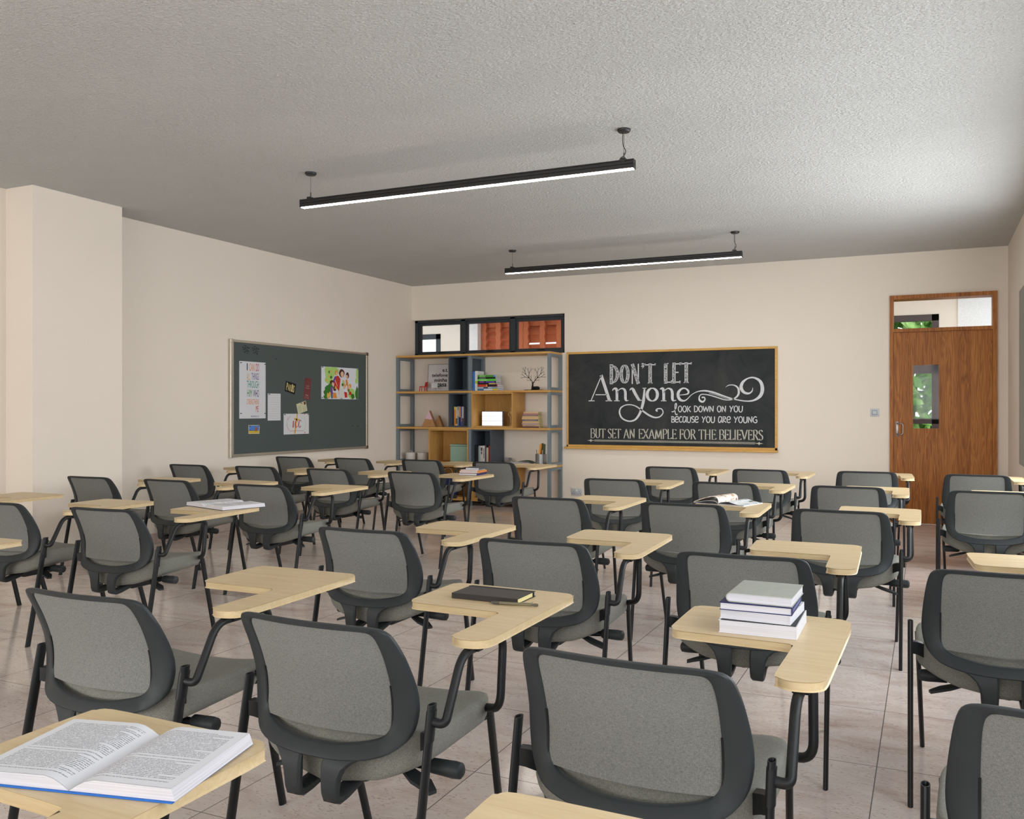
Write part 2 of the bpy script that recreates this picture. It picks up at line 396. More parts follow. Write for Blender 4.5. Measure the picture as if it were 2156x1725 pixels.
# ---- door with transom
door = thing('door_1', 'brown wood-veneer door with a vision panel and glazed transom', None, (.14, 11.25, 0), kind='structure')
s = Shape(); y0, y1 = 11.19, YW+.01
s.box((DX0, y0, 0), (-.372, y1, DZ1)); s.box((.641, y0, 0), (DX1, y1, DZ1)); s.box((-.372, y0, 2.577), (.641, y1, DZ1)); s.box((-.372, y0, 2.198), (.641, y1, 2.238))
s.build('door_frame', M['door'], door)
s = Shape(); y0, y1 = 11.225, 11.27; a, b, c, d = -.165, .104, 1.092, 1.818
s.box((-.37, y0, .006), (a, y1, 2.196)); s.box((b, y0, .006), (.639, y1, 2.196)); s.box((a, y0, .006), (b, y1, c)); s.box((a, y0, d), (b, y1, 2.196))
leaf = s.build('door_leaf', M['door'], door)
Shape().box((a, 11.246, c), (b, 11.252, d)).build('vision_pane', M['glass'], leaf)
Shape().box((-.372, 11.30, 2.238), (.641, 11.306, 2.577)).build('transom_pane', M['glass'], door)
s = Shape(); s.box((-.347, 11.216, 1.0), (-.318, 11.226, 1.172), 0, .003)
s.tube(bend([(-.332, 11.217, 1.025), (-.318, 11.16, 1.022), (-.268, 11.155, 1.022), (-.268, 11.155, 1.15), (-.318, 11.16, 1.15), (-.332, 11.217, 1.147)], .03), .008, 10)
s.build('door_handle', plain('brushed_handle', (150, 142, 140), .35, .5, .7), leaf, 40)
# ---- corridor beyond the back wall
YC = 13.1
s = Shape(); s.box((-9.5, YW, -.12), (1.6, YC+.2, 0)); structure(s.build('floor_corridor', M['floor']))
structure(Shape().box((-9.5, YW, 2.78), (1.6, YC+.2, 2.9)).build('ceiling_corridor', M['white']))
s = Shape()
def cwall(a, b, c, d): s.box((a, YC, c), (b, YC+.15, d))
cwall(-9.5, -8.5, 0, 2.78); cwall(-8.5, -7.44, 2.585, 2.78); cwall(-8.5, -7.44, 0, .9); cwall(-7.44, -7.03, 0, 2.78); structure(s.build('wall_corridor_end', M['wall'])); s = Shape()
cwall(-4.05, -1.25, 0, 2.78); cwall(-1.25, .121, 2.575, 2.78); cwall(-1.25, .121, 0, .25); cwall(.121, .345, 0, 2.78)
structure(Shape().box((.345, YC-.02, 0), (1.6, YC+.15, 2.78)).build('trim_2', M['white']))
structure(s.build('wall_corridor', M['wall']))
structure(Shape().box((-6.86, YC-.08, 0), (-6.70, YC+.2, 2.78)).build('trim_1', M['white']))
structure(Shape().box((-9.5, YW, 0), (-9.4, YC, 2.78)).build('wall_corridor_left', M['wall']))
def corridor_window(nm, x0, x1, z0, z1, rails, mat):
    w = thing(nm, None, None, ((x0+x1)/2, YC+.05, (z0+z1)/2), kind='structure'); s = Shape(); a, b, q = YC-.01, YC+.07, .085
    s.box((x0, a, z0), (x0+q, b, z1)); s.box((x1-q, a, z0), (x1, b, z1)); s.box((x0, a, z1-q), (x1, b, z1)); s.box((x0, a, z0), (x1, b, z0+q))
    for r0, r1 in rails: s.box((x0, a, r0), (x1, b, r1))
    s.build('window_frame', mat, w); Shape().box((x0+q, YC+.03, z0+q), (x1-q, YC+.035, z1-q)).build('pane', M['glass'], w)
corridor_window('window_2', -8.5, -7.44, .9, 2.585, (), M['winframe'])
corridor_window('window_3', -1.25, .121, .25, 2.575, ((1.12, 1.19), (1.79, 1.93)), plain('brown_aluminium', (62, 50, 50), .4, .4))
# terracotta louvre screens along the open side of the corridor
terra = plain('terracotta_louvre', (196, 114, 76), .6, .3, 0, .06, 30)
def louvre(x0, x1, posts, tilt, step, skip, label):
    t = thing('louver_screen', label, 'screen', ((x0+x1)/2, YC+.08, 0))
    for px in posts:
        s = Shape()
        prof = [(px-.042+.007*math.sin(z*50), px+.042+.007*math.sin(z*50), z) for z in [i*.03 for i in range(93)]]
        s.rings([[(a, YC+.04, z), (b, YC+.04, z), (b, YC+.10, z), (a, YC+.10, z)] for a, b, z in prof])
        s.build('post', terra, t)
    Shape().box((x0, YC+.11, 2.665), (x1, YC+.2, 2.775)).build('top_rail', terra, t)
    zs = [skip+.068+step*i for i in range(30)]+[skip-.102-step*i for i in range(30)]
    for z in sorted(q for q in zs if .08 < q < 2.69):
        s = Shape(); c, n = math.cos(tilt), math.sin(tilt); pr = []
        for k in range(7):
            q = -.075+.15*k/6; h = .012*(1-(q/.075)**2); pr.append((q*c-h*n, q*n+h*c))
        for k in range(7):
            q = .075-.15*k/6; h = .012*(1-(q/.075)**2)-.012; pr.append((q*c-h*n, q*n+h*c))
        s.rings([[(x, YC+.16+py, z+pz) for py, pz in pr] for x in (x0, x1)])
        s.build('slat', terra, t)
louvre(-6.69, -6.06, (-6.65, -6.385, -6.10), math.radians(62), .125, -0.02, 'terracotta louvre screen with open slats seen through the middle clerestory pane')
louvre(-6.02, -4.05, (-5.98, -5.89, -5.60, -5.315, -5.03, -4.75, -4.46, -4.17), math.radians(78), .125, 2.40, 'terracotta louvre screen with nearly closed slats seen through the right clerestory pane')
# trees outside the corridor window
def leafmat():
    k = N('leaves'); a = k.noise(k.coords(), 3, 3); k.base(k.ramp(a, [(.3, lin(52, 96, 34)), (.5, lin(98, 150, 62)), (.7, lin(176, 206, 130))])); k.rough(.7, .2); return k.m
LEAF = leafmat(); BARK = plain('bark', (96, 80, 62), .9, .1)
def tree(x, y, h, r, label):
    t = thing('tree', label, 'tree', (x, y, -.1)); s = Shape()
    s.tube([(x, y, -.1), (x+.05, y, h*.35), (x, y+.05, h*.7)], [.11, .09, .05], 8); s.build('trunk', BARK, t, 40)
    s = Shape()
    for i in range(2200):
        a, b = random.uniform(0, 2*PI), random.uniform(-1, 1); q = r*random.uniform(.3, 1)**.5; cz = math.sqrt(1-b*b)
        p = Vector((x+q*cz*math.cos(a), y+q*cz*math.sin(a), h*.55+b*q*1.35)); e = .16
        u = Vector((random.gauss(0, 1), random.gauss(0, 1), random.gauss(0, 1))).normalized(); v = u.orthogonal().normalized()
        s.add([p-u*e, p+v*e*.5, p+u*e, p-v*e*.5], [(0, 1, 2, 3)])
    s.build('foliage', LEAF, t)
tree(-.35, 17.0, 3.6, 1.5, 'leafy green tree outside, seen through the door glass')
structure(Shape().box((-14, YC+.2, -.22), (8, 30, -.12)).build('ground', plain('grass_ground', (120, 140, 84), .9, .1)))
# ---- frames of the daylight windows beyond the frame
def plainwin(nm, f, a0, a1, z0, z1):
    s = Shape(); q = .05
    for p in (((a0, z0), (a0+q, z1)), ((a1-q, z0), (a1, z1)), ((a0, z0), (a1, z0+q)), ((a0, z1-q), (a1, z1)), (((a0+a1)/2-q/2, z0), ((a0+a1)/2+q/2, z1))):
        f(s, *p)
    structure(s.build(nm, M['winframe']))
for i, (a, b) in enumerate(RIGHT_WIN):
    plainwin('window_%d' % (4+i), lambda s, p, q: s.box((XR+.06, p[0], p[1]), (XR+.11, q[0], q[1])), a, b, .79, 2.43)
for i, (a, b) in enumerate(BACK_WIN):
    plainwin('window_%d' % (8+i), lambda s, p, q: s.box((p[0], YF-.08, p[1]), (q[0], YF-.03, q[1])), a, b, 1.0, 2.6)
# ---- light switch, double socket, wall board on the right
t = thing('light_switch', 'square grey light switch on the wall left of the door', 'switch', (-.572, 11.22, 1.273))
Shape().box((-.619, 11.208, 1.227), (-.525, 11.219, 1.319), 0, .004).build('plate', M['plate'], t, 40)
Shape().box((-.600, 11.205, 1.246), (-.544, 11.2085, 1.300), 0, .002).build('rocker_frame', solid(132, 142, 150), t)
Shape().box((-.594, 11.202, 1.252), (-.550, 11.2055, 1.294), 0, .003).build('rocker', M['plate'], t, 40)
t = thing('double_socket', 'grey double wall socket with one white switch, low beside the bookcase', 'socket', (-4.277, 11.22, .205))
Shape().box((-4.352, 11.209, .158), (-4.202, 11.219, .251), 0, .004).build('plate', M['plate'], t, 40)
Shape().box((-4.292, 11.203, .212), (-4.264, 11.2095, .238), 0, .003).build('rocker', M['white'], t)
s = Shape()
for cx in (-4.32, -4.236):
    for dx, dz, w, h in ((0, .208, .006, .012), (-.013, .184, .010, .006), (.013, .184, .010, .006)):
        s.box((cx+dx-w/2, 11.2075, dz-h/2), (cx+dx+w/2, 11.2092, dz+h/2))
for cx in (-4.344, -4.212): s.box((cx-.003, 11.2075, .197), (cx+.003, 11.2092, .203))
s.build('pin_holes', solid(60, 64, 70), t)
t = thing('wall_board', 'flat grey board on the right-hand wall, cut by the photo edge', 'board', (XR, 9.33, 1.61))
s = Shape(); s.box((XR-.016, 9.0, .79), (XR-.001, 9.70, 2.43), 0, .004); s.build('board_panel', solid(158, 156, 148, .8), t)
s = Shape(); s.box((XR-.020, 8.98, .78), (XR-.001, 9.0, 2.44), 0, .003); s.build('edge_strip', solid(120, 118, 112), t)
# ---- pendant lamps
lens = glow('lamp_lens', (255, 246, 234), 42.0); cordm = plain('black_cord', (30, 28, 28), .6, .2); wire = plain('steel_wire', (120, 118, 112), .4, .5, .6)
def pendant(y, label):
    x0, x1 = -4.354, -1.716; t = thing('pendant_lamp', label, 'lamp', (-3.035, y, 2.855), 0, 'linear pendant lamps')
    s = Shape(); pr = [(-.026, 2.857), (-.026, 2.878), (-.0235, 2.881), (-.026, 2.884), (-.026, 2.900), (-.0235, 2.903), (-.026, 2.906), (-.026, 2.911), (.026, 2.911), (.026, 2.857), (.021, 2.853), (.021, 2.857), (-.021, 2.857), (-.021, 2.853)]
    s.rings([[(x, y+a, z) for a, z in pr] for x in (x0, x1)]); s.build('housing', M['lampblack'], t)
    Shape().box((x0+.004, y-.021, 2.850), (x1-.004, y+.021, 2.858)).build('diffuser', lens, t)
    for x, d in ((x0, -.006), (x1, .006)):
        s = Shape(); s.box((x, y-.027, 2.851), (x+d, y+.027, 2.912), 0, .002); s.box((x+d, y-.006, 2.872), (x+d*1.4, y+.006, 2.888)); s.build('end_cap', M['lampblack'], t)
    for x in (-4.274, -1.782):
        Shape().box((x-.016, y-.030, 2.896), (x+.016, y+.030, 2.925), 0, .003).build('clip', M['lampblack'], t)
        s = Shape(); s.lathe([(.006, 2.925), (.005, 2.96), (.0016, 2.965), (.0016, 3.105)], (x, y, 0), 8); s.build('suspension_wire', wire, t, 40)
        s = Shape(); s.lathe([(.001, 3.092), (.036, 3.094), (.044, 3.104), (.044, ZC-.0005)], (x, y, 0), 28); s.build('canopy', M['lampblack'], t, 40)
    x = -1.782
    pts = spline([(x-.006, y-.004, 3.095), (x-.006, y-.006, 3.04), (x-.001, y-.006, 3.00), (x+.012, y-.004, 2.975), (x+.006, y, 2.95), (x-.022, y, 2.93), (x-.036, y, 2.911)], 5)
    Shape().tube(pts, .0024, 6).build('power_cord', cordm, t, 60)
    return t
pendant(5.525, 'long black linear pendant lamp, lit, nearer and larger of the two'); pendant(9.168, 'long black linear pendant lamp, lit, farther one near the chalkboard wall')
# ---------------------------------------------------------------- tablet-arm chairs
YCT = [(.30, -.090), (.34, -.096), (.40, -.098), (.444, -.094), (.50, -.068), (.56, -.062), (.62, -.068), (.70, -.094), (.787, -.134)]
WCT = [(.34, 0), (.42, .015), (.46, .042), (.50, .052), (.56, .054), (.62, .053), (.70, .046), (.787, .034)]
def backy(x, z): return slerp(YCT, z)+lerp(WCT, z)*(abs(x)/.25)**2
OUT = [(0, .787), (.10, .787), (.185, .785), (.222, .775), (.237, .745), (.247, .68), (.2545, .60), (.253, .55), (.240, .505), (.205, .470), (.15, .453), (.09, .446), (.04, .444), (0, .444)]
INN = [(0, .772), (.10, .772), (.165, .7715), (.186, .764), (.194, .738), (.1965, .68), (.197, .60), (.196, .545), (.188, .515), (.165, .498), (.12, .487), (.07, .480), (.03, .478), (0, .478)]
def mirror_loop(h, k=3):
    r = spline(h, k); l = [(-x, z) for x, z in reversed(r)][1:-1]; return r+l
def chair_frame():
    s = Shape(); O, I = mirror_loop(OUT), mirror_loop(INN); rs = []; H = .0095
    for (ox, oz), (ix, iz) in zip(O, I):
        sec = []
        for a, h in ((0, -.55), (.10, -1), (.90, -1), (1, -.55), (1, .55), (.90, 1), (.10, 1), (0, .55)):
            x = ix+(ox-ix)*a; z = iz+(oz-iz)*a; sec.append((x, backy(x, z)+h*H, z))
        rs.append(sec)
    s.rings(rs, True, False); n = len(rs)
    # close the loop
    base = len(s.v)-n*8
    for a in range(8):
        b = (a+1) % 8; s.f.append([base+(n-1)*8+a, base+(n-1)*8+b, base+b, base+a]); s.m.append(0)
    # two struts that hook forward beneath the seat
    for sg in (-1, 1):
        st = [(.462, .034, .150), (.452, .033, .138), (.440, .032, .114), (.425, .031, .097), (.405, .031, .088), (.38, .032, .083), (.362, .033, .081)]
        path = [((0, backy(0, z)+(.003 if z > .445 else .001 if z > .43 else 0), z), a, b, lerp([(.36, .011), (.42, .0105), (.445, .0075), (.47, .0065)], z)) for z, a, b in st]
        path += [((0, -.093, .350), .034, .080, .012), ((0, -.078, .344), .034, .080, .013), ((0, -.045, .347), .034, .079, .013), ((0, .0, .356), .034, .077, .012), ((0, .06, .372), .034, .074, .011), ((0, .10, .385), .034, .072, .010)]
        rs = []
        for i, (p, a, b, h) in enumerate(path):
            q0, q1 = Vector(path[max(i-1, 0)][0]), Vector(path[min(i+1, len(path)-1)][0]); t = (q1-q0).normalized(); nn = Vector((0, -t.z, t.y)) 
            c = .006; P = Vector(p)
            cv = (lambda x: backy(x, P.z)-backy(0, P.z)) if P.z > .355 and i < len(st) else (lambda x: 0)
            rs.append([tuple(P+Vector((sg*x, cv(x), 0))+nn*y) for x, y in ((a, -h+c), (a+c, -h), (b-c, -h), (b, -h+c), (b, h-c), (b-c, h), (a+c, h), (a, h-c))])
        s.rings(rs)
    return s
def chair_panel():
    s = Shape(); nx, nz = 18, 16
    zs = [.507+(.777-.507)*j/nz for j in range(nz+1)]; F = []; B = []
    for j, z in enumerate(zs):
        hw = .199
        if z < .529: hw -= .016*((.529-z)/.022)**2
        for i in range(nx+1):
            x = -hw+2*hw*i/nx; y = backy(x, z)
            e = .0; F.append((x, y-.004, z)); B.append((x, y+.008, z))
    w = nx+1; n = len(F); fs = []
    for j in range(nz):
        for i in range(nx):
            a = j*w+i; fs += [(a, a+1, a+w+1, a+w), (n+a, n+a+w, n+a+w+1, n+a+1)]
    for i in range(nx): fs += [(i, n+i, n+i+1, i+1), (nz*w+i, nz*w+i+1, n+nz*w+i+1, n+nz*w+i)]
    for j in range(nz): fs += [(j*w, (j+1)*w, n+(j+1)*w, n+j*w), (j*w+nx, n+j*w+nx, n+(j+1)*w+nx, (j+1)*w+nx)]
    return s.add(F+B, fs)
def chair_seat():
    s = Shape(); n = 56
    def zt(x, y):
        f = (y+.06)/.46; r = max(0, (.06-y)/.12)
        return .487+.027*(abs(x)/.26)**2+.012*r-.006*math.sin(PI*min(max(f, 0), 1))-.009*max(0, (y-.34)/.07)**2
    def zb(x, y):
        f = min(max((y+.06)/.46, 0), 1); return .356+.066*(abs(x)/.26)**2+.050*f*(1-.65*(abs(x)/.26)**2)
    prof = [(0.02, 't', 0), (.35, 't', 0), (.65, 't', 0), (.85, 't', 0), (.95, 't', -.001), (.985, 't', -.006), (1.0, 't', -.017), (1.0, 'b', .020), (.985, 'b', .006), (.94, 'b', .002), (.8, 'b', 0), (.5, 'b', 0), (.02, 'b', 0)]
    rs = []
    for q, k, dz in prof:
        r = []
        for i in range(n):
            a = 2*PI*i/n; c, d = math.cos(a), math.sin(a); e = 2/(7.5 if d < 0 else 5.0)
            X = math.copysign(abs(c)**e, c)*q; Y = math.copysign(abs(d)**e, d)*q
            t = (Y+1)/2; hw = .274-.008*t
            x = X*hw; y = .180+Y*.230+.048*(abs(x)/.25)**2*(1-t)
            r.append((x, y, (zt if k == 't' else zb)(x, y)+dz))
        rs.append(r)
    return s.rings(rs)
def oval_leg(top, bot, hollow):
    s = Shape(); T, B = Vector(top), Vector(bot); n = 14; rx, ry = .0088, .0165
    def ring(p, q): return [(p.x+rx*q*math.cos(2*PI*k/n), p.y+ry*q*math.sin(2*PI*k/n), p.z) for k in range(n)]
    d = (B-T)
    if hollow: s.rings([ring(B, 1), ring(T, 1), ring(T, .80), ring(T+d*.06, .78)], True, True)
    else: s.rings([ring(B, 1), ring(T, 1)])
    if hollow: s.m[-1] = 1
    return s
TAB = [(-.056, .452), (-.062, .480), (-.072, .700), (-.066, .728), (-.040, .744), (.10, .745), (.300, .744), (.338, .738), (.356, .715), (.361, .680), (.371, .25), (.372, .160), (.366, .134), (.350, .116), (.320, .107), (.296, .110), (.277, .126), (.270, .150), (.265, .385), (.258, .408), (.238, .420), (.10, .422), (-.02, .422), (-.046, .432)]
def make_chair(label):
    t = thing('tablet_arm_chair', label, 'chair', (0, 0, 0), 0, 'tablet-arm chairs facing the chalkboard')
    B = lambda s, nm, m, sm=40, p=t: s.build(nm, m, p, sm, True)
    B(chair_frame(), 'back_frame', M['frame'], 45); B(chair_panel(), 'back_panel', M['mesh'], 60); B(chair_seat(), 'seat', M['seat'], 70)
    for sg in (-1, 1):
        s = Shape(); zz = [.520+.11*i/6 for i in range(7)]
        s.rings([[(sg*x, backy(.2, z)+y, z) for x, y in ((.1955, -.0085), (.2005, -.0085), (.2005, .010), (.1955, .010))] for z in zz]); B(s, 'panel_slit', M['slit'])  # black bar stands in for the dark slot beside the panel
        B(oval_leg((sg*.289, 0, .586), (sg*.290, -.115, 0), True), 'leg', [M['black'], M['inner']])
        B(oval_leg((sg*.262, .348, .470), (sg*.242, .478, 0), False), 'leg', M['black'])
        s = Shape(); s.rings([[(sg*x, y+dy, z) for dy, z in ((-.014, z0), (.014, z0), (.014, z1), (-.014, z1))] for x, y, z0, z1 in ((.284, -.004, .478, .518), (.268, .004, .474, .516), (.250, .022, .462, .508), (.236, .05, .45, .49))]); B(s, 'seat_bracket', M['black'])
        Shape().box((sg*.236, .322, .440), (sg*.262, .352, .468), 0, .004).build('seat_bracket', M['black'], t, None, True)
        s = Shape(); s.tube([(sg*.06, .10, .392), (sg*.14, .095, .388), (sg*(.235 if sg > 0 else .175), .09, .394 if sg > 0 else .382)], [.012, .011, .011], 10); lv = B(s, 'lever', M['black']); dk = 0 if sg > 0 else -.062; zk = .396 if sg > 0 else .380
        s = Shape(); q = [(sg*(.228+dk), .012), (sg*(.236+dk), .019), (sg*(.30+dk), .0215), (sg*(.318+dk), .020), (sg*(.324+dk), .012)]
        s.rings([[(x, .09+r*math.cos(2*PI*k/12), zk+r*math.sin(2*PI*k/12)) for k in range(12)] for x, r in q]); B(s, 'knob', M['frame'], 40, lv)
        s = Shape(); s.prism([(.150, .070), (.20, .040), (.262, .030), (.268, .055), (.235, .085), (.16, .10)], -.004, .005, lambda x, y, z: (sg*(x+dk*.6), y, (.378 if sg > 0 else .366)-.25*(x-.15)+z)); B(s, 'paddle', M['frame'], 40, lv)
    s = Shape(); s.box((-.075, .03, .340), (.075, .25, .405), 0, .012); s.box((-.05, -.0, .352), (.05, .04, .385), 0, .006); B(s, 'tilt_mechanism', M['black'])
    s = Shape(); n = 14; s.rings([[(.289+.0108*math.cos(2*PI*k/n), y+.0185*math.sin(2*PI*k/n), z) for k in range(n)] for y, z in ((-.0156, .500), (-.0016, .572))]); B(s, 'collar', M['black'])
    pth = bend([(.292, -.004, .545), (.324, -.002, .542), (.322, .022, .62), (.322, .082, .692), (.322, .135, .692)], .045, 6)[:-1]
    pth = bend([(.290, -.006, .546), (.326, .0, .541), (.322, .088, .690), (.322, .315, .690), (.328, .285, .495), (.258, .330, .476)], .042, 7)
    B(Shape().tube(pth, .0115, 12), 'arm_tube', M['black'], 60)
    for y in (.155, .265): Shape().box((.303, y-.014, .684), (.341, y+.014, .7002), 0, .003).build('tablet_clip', M['slit'], t, None, True)
    pts = spline(TAB, 3, True); pts = [p for p in pts]
    s = Shape().prism(pts, .700, .722, bev=.003); B(s, 'writing_tablet', M['oak'], 35)
    return t
CH = [  # x, y, turn, label
 (-1.402, .490, -.02, 'chair mostly out of frame; its oak tablet carries the open blue book, bottom left'),
 (-.535, .478, -.02, 'chair mostly out of frame; its bare oak tablet corner peeks in at the bottom edge'),
 (-3.975, 1.93, .03, 'chair cut off at left edge, only its bare tablet corner showing, second tablet up'),
 (-2.172, 1.873, .007, 'grey chair in the nearest row, leftmost full one, behind the open blue book'),
 (-1.382, 1.891, -.026, 'grey chair in the nearest row whose tablet holds the black notebook and pen'),
 (-.579, 1.887, -.038, 'large grey chair bottom centre whose tablet holds the stack of four books'),
 (.283, 1.875, -.022, 'grey chair cut off in the bottom right corner of the photo'),
 (-5.72, 3.52, .03, 'chair cut off at left edge, only its bare tablet showing before the wall pillar'),
 (-4.779, 3.426, .029, 'grey chair cut by the left edge, back half visible, second row'),
 (-3.946, 3.449, .039, 'grey chair at left whose tablet holds the open white book'),
 (-2.239, 3.345, -.005, 'grey chair in the second row, first one right of the gap beside the white-book chair'),
 (-1.431, 3.341, .009, 'grey chair just beyond the black notebook, second row, bare tablet'),
 (-.612, 3.344, .010, 'grey chair just behind the stack of four books, second row, bare tablet'),
 (.232, 3.333, .027, 'grey chair at right edge, second row, above the bottom right corner chair'),
 (-5.925, 5.0, .016, 'grey chair in the third row standing right against the wall pillar, leftmost back there'),
 (-5.139, 5.029, -.013, 'grey chair in the third row directly behind the open white book tablet, pillar side'),
 (-4.211, 4.971, .026, 'grey chair in the third row just right of the open white book'),
 (-2.051, 4.983, -.008, 'grey chair in the third row, centre, its tablet below the wall socket'),
 (-1.238, 4.977, .008, 'grey chair whose tablet holds the open magazine with curled pages'),
 (-.416, 4.99, -.019, 'grey chair in the third row, last one before the aisle to the door'),
 (-6.394, 6.494, .005, 'grey chair in the fourth row standing nearest the left wall beside the pillar'),
 (-5.625, 6.546, .025, 'grey chair in the fourth row, second from the left wall, below the pinboard left end'),
 (-4.798, 6.535, -.009, 'grey chair in the fourth row, below the right half of the pinboard, bare tablet'),
 (-3.922, 6.504, -.019, 'grey chair in front of the bookcase whose tablet holds three small books'),
 (-2.152, 6.504, .040, 'grey chair in the fourth row whose left edge stands beside the wall socket'),
 (-1.323, 6.528, -.031, 'grey chair in the fourth row directly beyond the open magazine, bare tablet'),
 (-.499, 6.543, -.009, 'grey chair in the fourth row, last before the aisle to the door'),
 (.350, 6.52, -.003, 'grey chair at right edge in front of another, nearer of two before the door'),
 (-6.413, 8.06, .016, 'grey chair in the farthest row nearest the left wall, under the pinboard middle'),
 (-5.64, 8.091, -.016, 'grey chair in the farthest row under the right end of the pinboard'),
 (-4.80, 8.13, .02, 'grey chair in the farthest row before the white canisters of the bookcase'),
 (-3.943, 8.094, .009, 'grey chair in the farthest row before the right half of the bookcase'),
 (-2.137, 8.086, -.018, 'grey chair in the farthest row under the left part of the chalkboard'),
 (-1.336, 8.061, -.021, 'grey chair in the farthest row under the right end of the chalkboard'),
 (-.478, 8.173, .034, 'grey chair in the farthest row just left of the wooden door'),
 (.352, 8.142, -.023, 'grey chair in the farthest row, far right, directly before the wooden door'),
]
first = None; CHO = {}
for i, (x, y, r, lab) in enumerate(CH):
    if first is None: first = make_chair(lab); first.location = (x, y, 0); first.rotation_euler = (0, 0, r); c = first
    else: c = dup(first, (x, y, 0), r, lab)
# ---------------------------------------------------------------- bookcase
BX0, BX1, BY0, BY1 = XL+.004, -4.479, 10.777, 11.205
BT = [2.072, 1.566, 1.067, .569, .092]            # tops of the boards
bk = thing('bookcase', 'tall open bookcase of oak boards on slate-blue steel frames, under the window', 'bookcase', (-5.66, 11.0, 0))
for z in BT: Shape().box((BX0, BY0-.004, z-.027), (BX1, BY1, z), 0, .003).build('shelf_board', M['shelfwood'], bk)
def upright(xa):
    s = Shape(); q = .042; xb = xa+q
    for i, z in enumerate(BT):
        lo = BT[i+1] if i+1 < len(BT) else 0; hi = z-.027
        for y in (BY0, BY1-q): s.box((xa, y, lo), (xb, y+q, hi))
        if hi-lo > .2:
            s.box((xa, BY0+q, hi-.036), (xb, BY1-q, hi)); s.box((xa, BY0+q, lo), (xb, BY1-q, lo+.036))
    s.build('upright_frame', M['steel'], bk)
for xa in (BX0, -5.688, BX1-.042): upright(xa)
def cubby(x0, x1, tier, mt, lab):
    z1, z0 = BT[tier]-.028, BT[tier+1]+.001; e = .018; y0, y1 = BY0+.002, BY1-.03; s = Shape()
    s.box((x0, y0, z0), (x0+e, y1, z1)); s.box((x1-e, y0, z0), (x1, y1, z1)); s.box((x0+e, y0, z0), (x1-e, y1, z0+e)); s.box((x0+e, y0, z1-e), (x1-e, y1, z1)); s.box((x0+e, y1-.012, z0+e), (x1-e, y1, z1-e))
    o = s.build('cubby_box', mt, bk); o['label'] = lab
cubby(-5.998, -5.690, 0, M['cubby'], 'slate grey open cubby'); cubby(-5.998, -5.692, 1, M['cubby'], 'slate grey open cubby')
cubby(-5.644, -5.020, 1, M['shelfwood_v'], 'oak open cubby'); cubby(-6.312, -5.692, 2, M['shelfwood_v'], 'oak open cubby')
cubby(-5.644, -5.339, 2, M['cubby'], 'slate grey open cubby'); cubby(-5.644, -5.020, 3, M['shelfwood_v'], 'oak open cubby'); cubby(-6.312, -5.692, 3, M['shelfwood_v'], 'oak open cubby')
# ---- books
def book(x, y, z, w, d, h, cover, axis, label, group=None, cat='book', extra=None, pages='pages', rz=0, spine='-x', ct=.0025, text=None):
    """closed book; flat size w (x) by d (y), thickness h (z) before axis turn; spine names the spine side"""
    t = thing('book', label, cat, (x, y, z), rz, group); s = Shape()
    W2, D2 = w/2, d/2
    if axis == 'flat':
        b = lambda a, c, m=0: s.box(a, c, m)
        b((-W2, -D2, 0), (W2, D2, ct)); b((-W2, -D2, h-ct), (W2, D2, h))
        if spine == '-x': b((-W2, -D2, ct), (-W2+ct, D2, h-ct)); pg = ((-W2+ct, -D2+.002, ct), (W2-.002, D2-.002, h-ct))
        elif spine == '+x': b((W2-ct, -D2, ct), (W2, D2, h-ct)); pg = ((-W2+.002, -D2+.002, ct), (W2-ct, D2-.002, h-ct))
        elif spine == '-y': b((-W2, -D2, ct), (W2, -D2+ct, h-ct)); pg = ((-W2+.002, -D2+ct, ct), (W2-.002, D2-.002, h-ct))
        else: b((-W2, D2-ct, ct), (W2, D2, h-ct)); pg = ((-W2+.002, -D2+.002, ct), (W2-.002, D2-ct, h-ct))
    else:   # upright: thickness along x = w, depth d along y, height h, spine to the viewer
        s.box((-W2, -D2, 0), (-W2+ct, D2, h)); s.box((W2-ct, -D2, 0), (W2, D2, h)); s.box((-W2+ct, -D2, 0), (W2-ct, -D2+ct, h)); pg = ((-W2+ct, -D2+ct, .002), (W2-ct, D2-.003, h-.003))
    s.build('cover', cover, t, None, True)
    Shape().box(*pg).build('page_block', M[pages], t, None, True)
    if extra:
        q = Shape(); f0 = -D2-.0004
        for (a, b, c, e), mm in extra:      # bands on the spine, fractions of its length and thickness
            k = len(q.v)
            if axis == 'flat': q.box((-W2+w*a, f0, h*b), (-W2+w*c, f0+.0006, h*e), mm)
            else: q.box((-W2+w*b, f0, h*a), (-W2+w*e, f0+.0006, h*c), mm)
        mats = text
        q.build('spine_print', mats, t, None, True)
    return t
WH, GR, BK = solid(222, 222, 220), solid(96, 190, 60), solid(24, 24, 28)
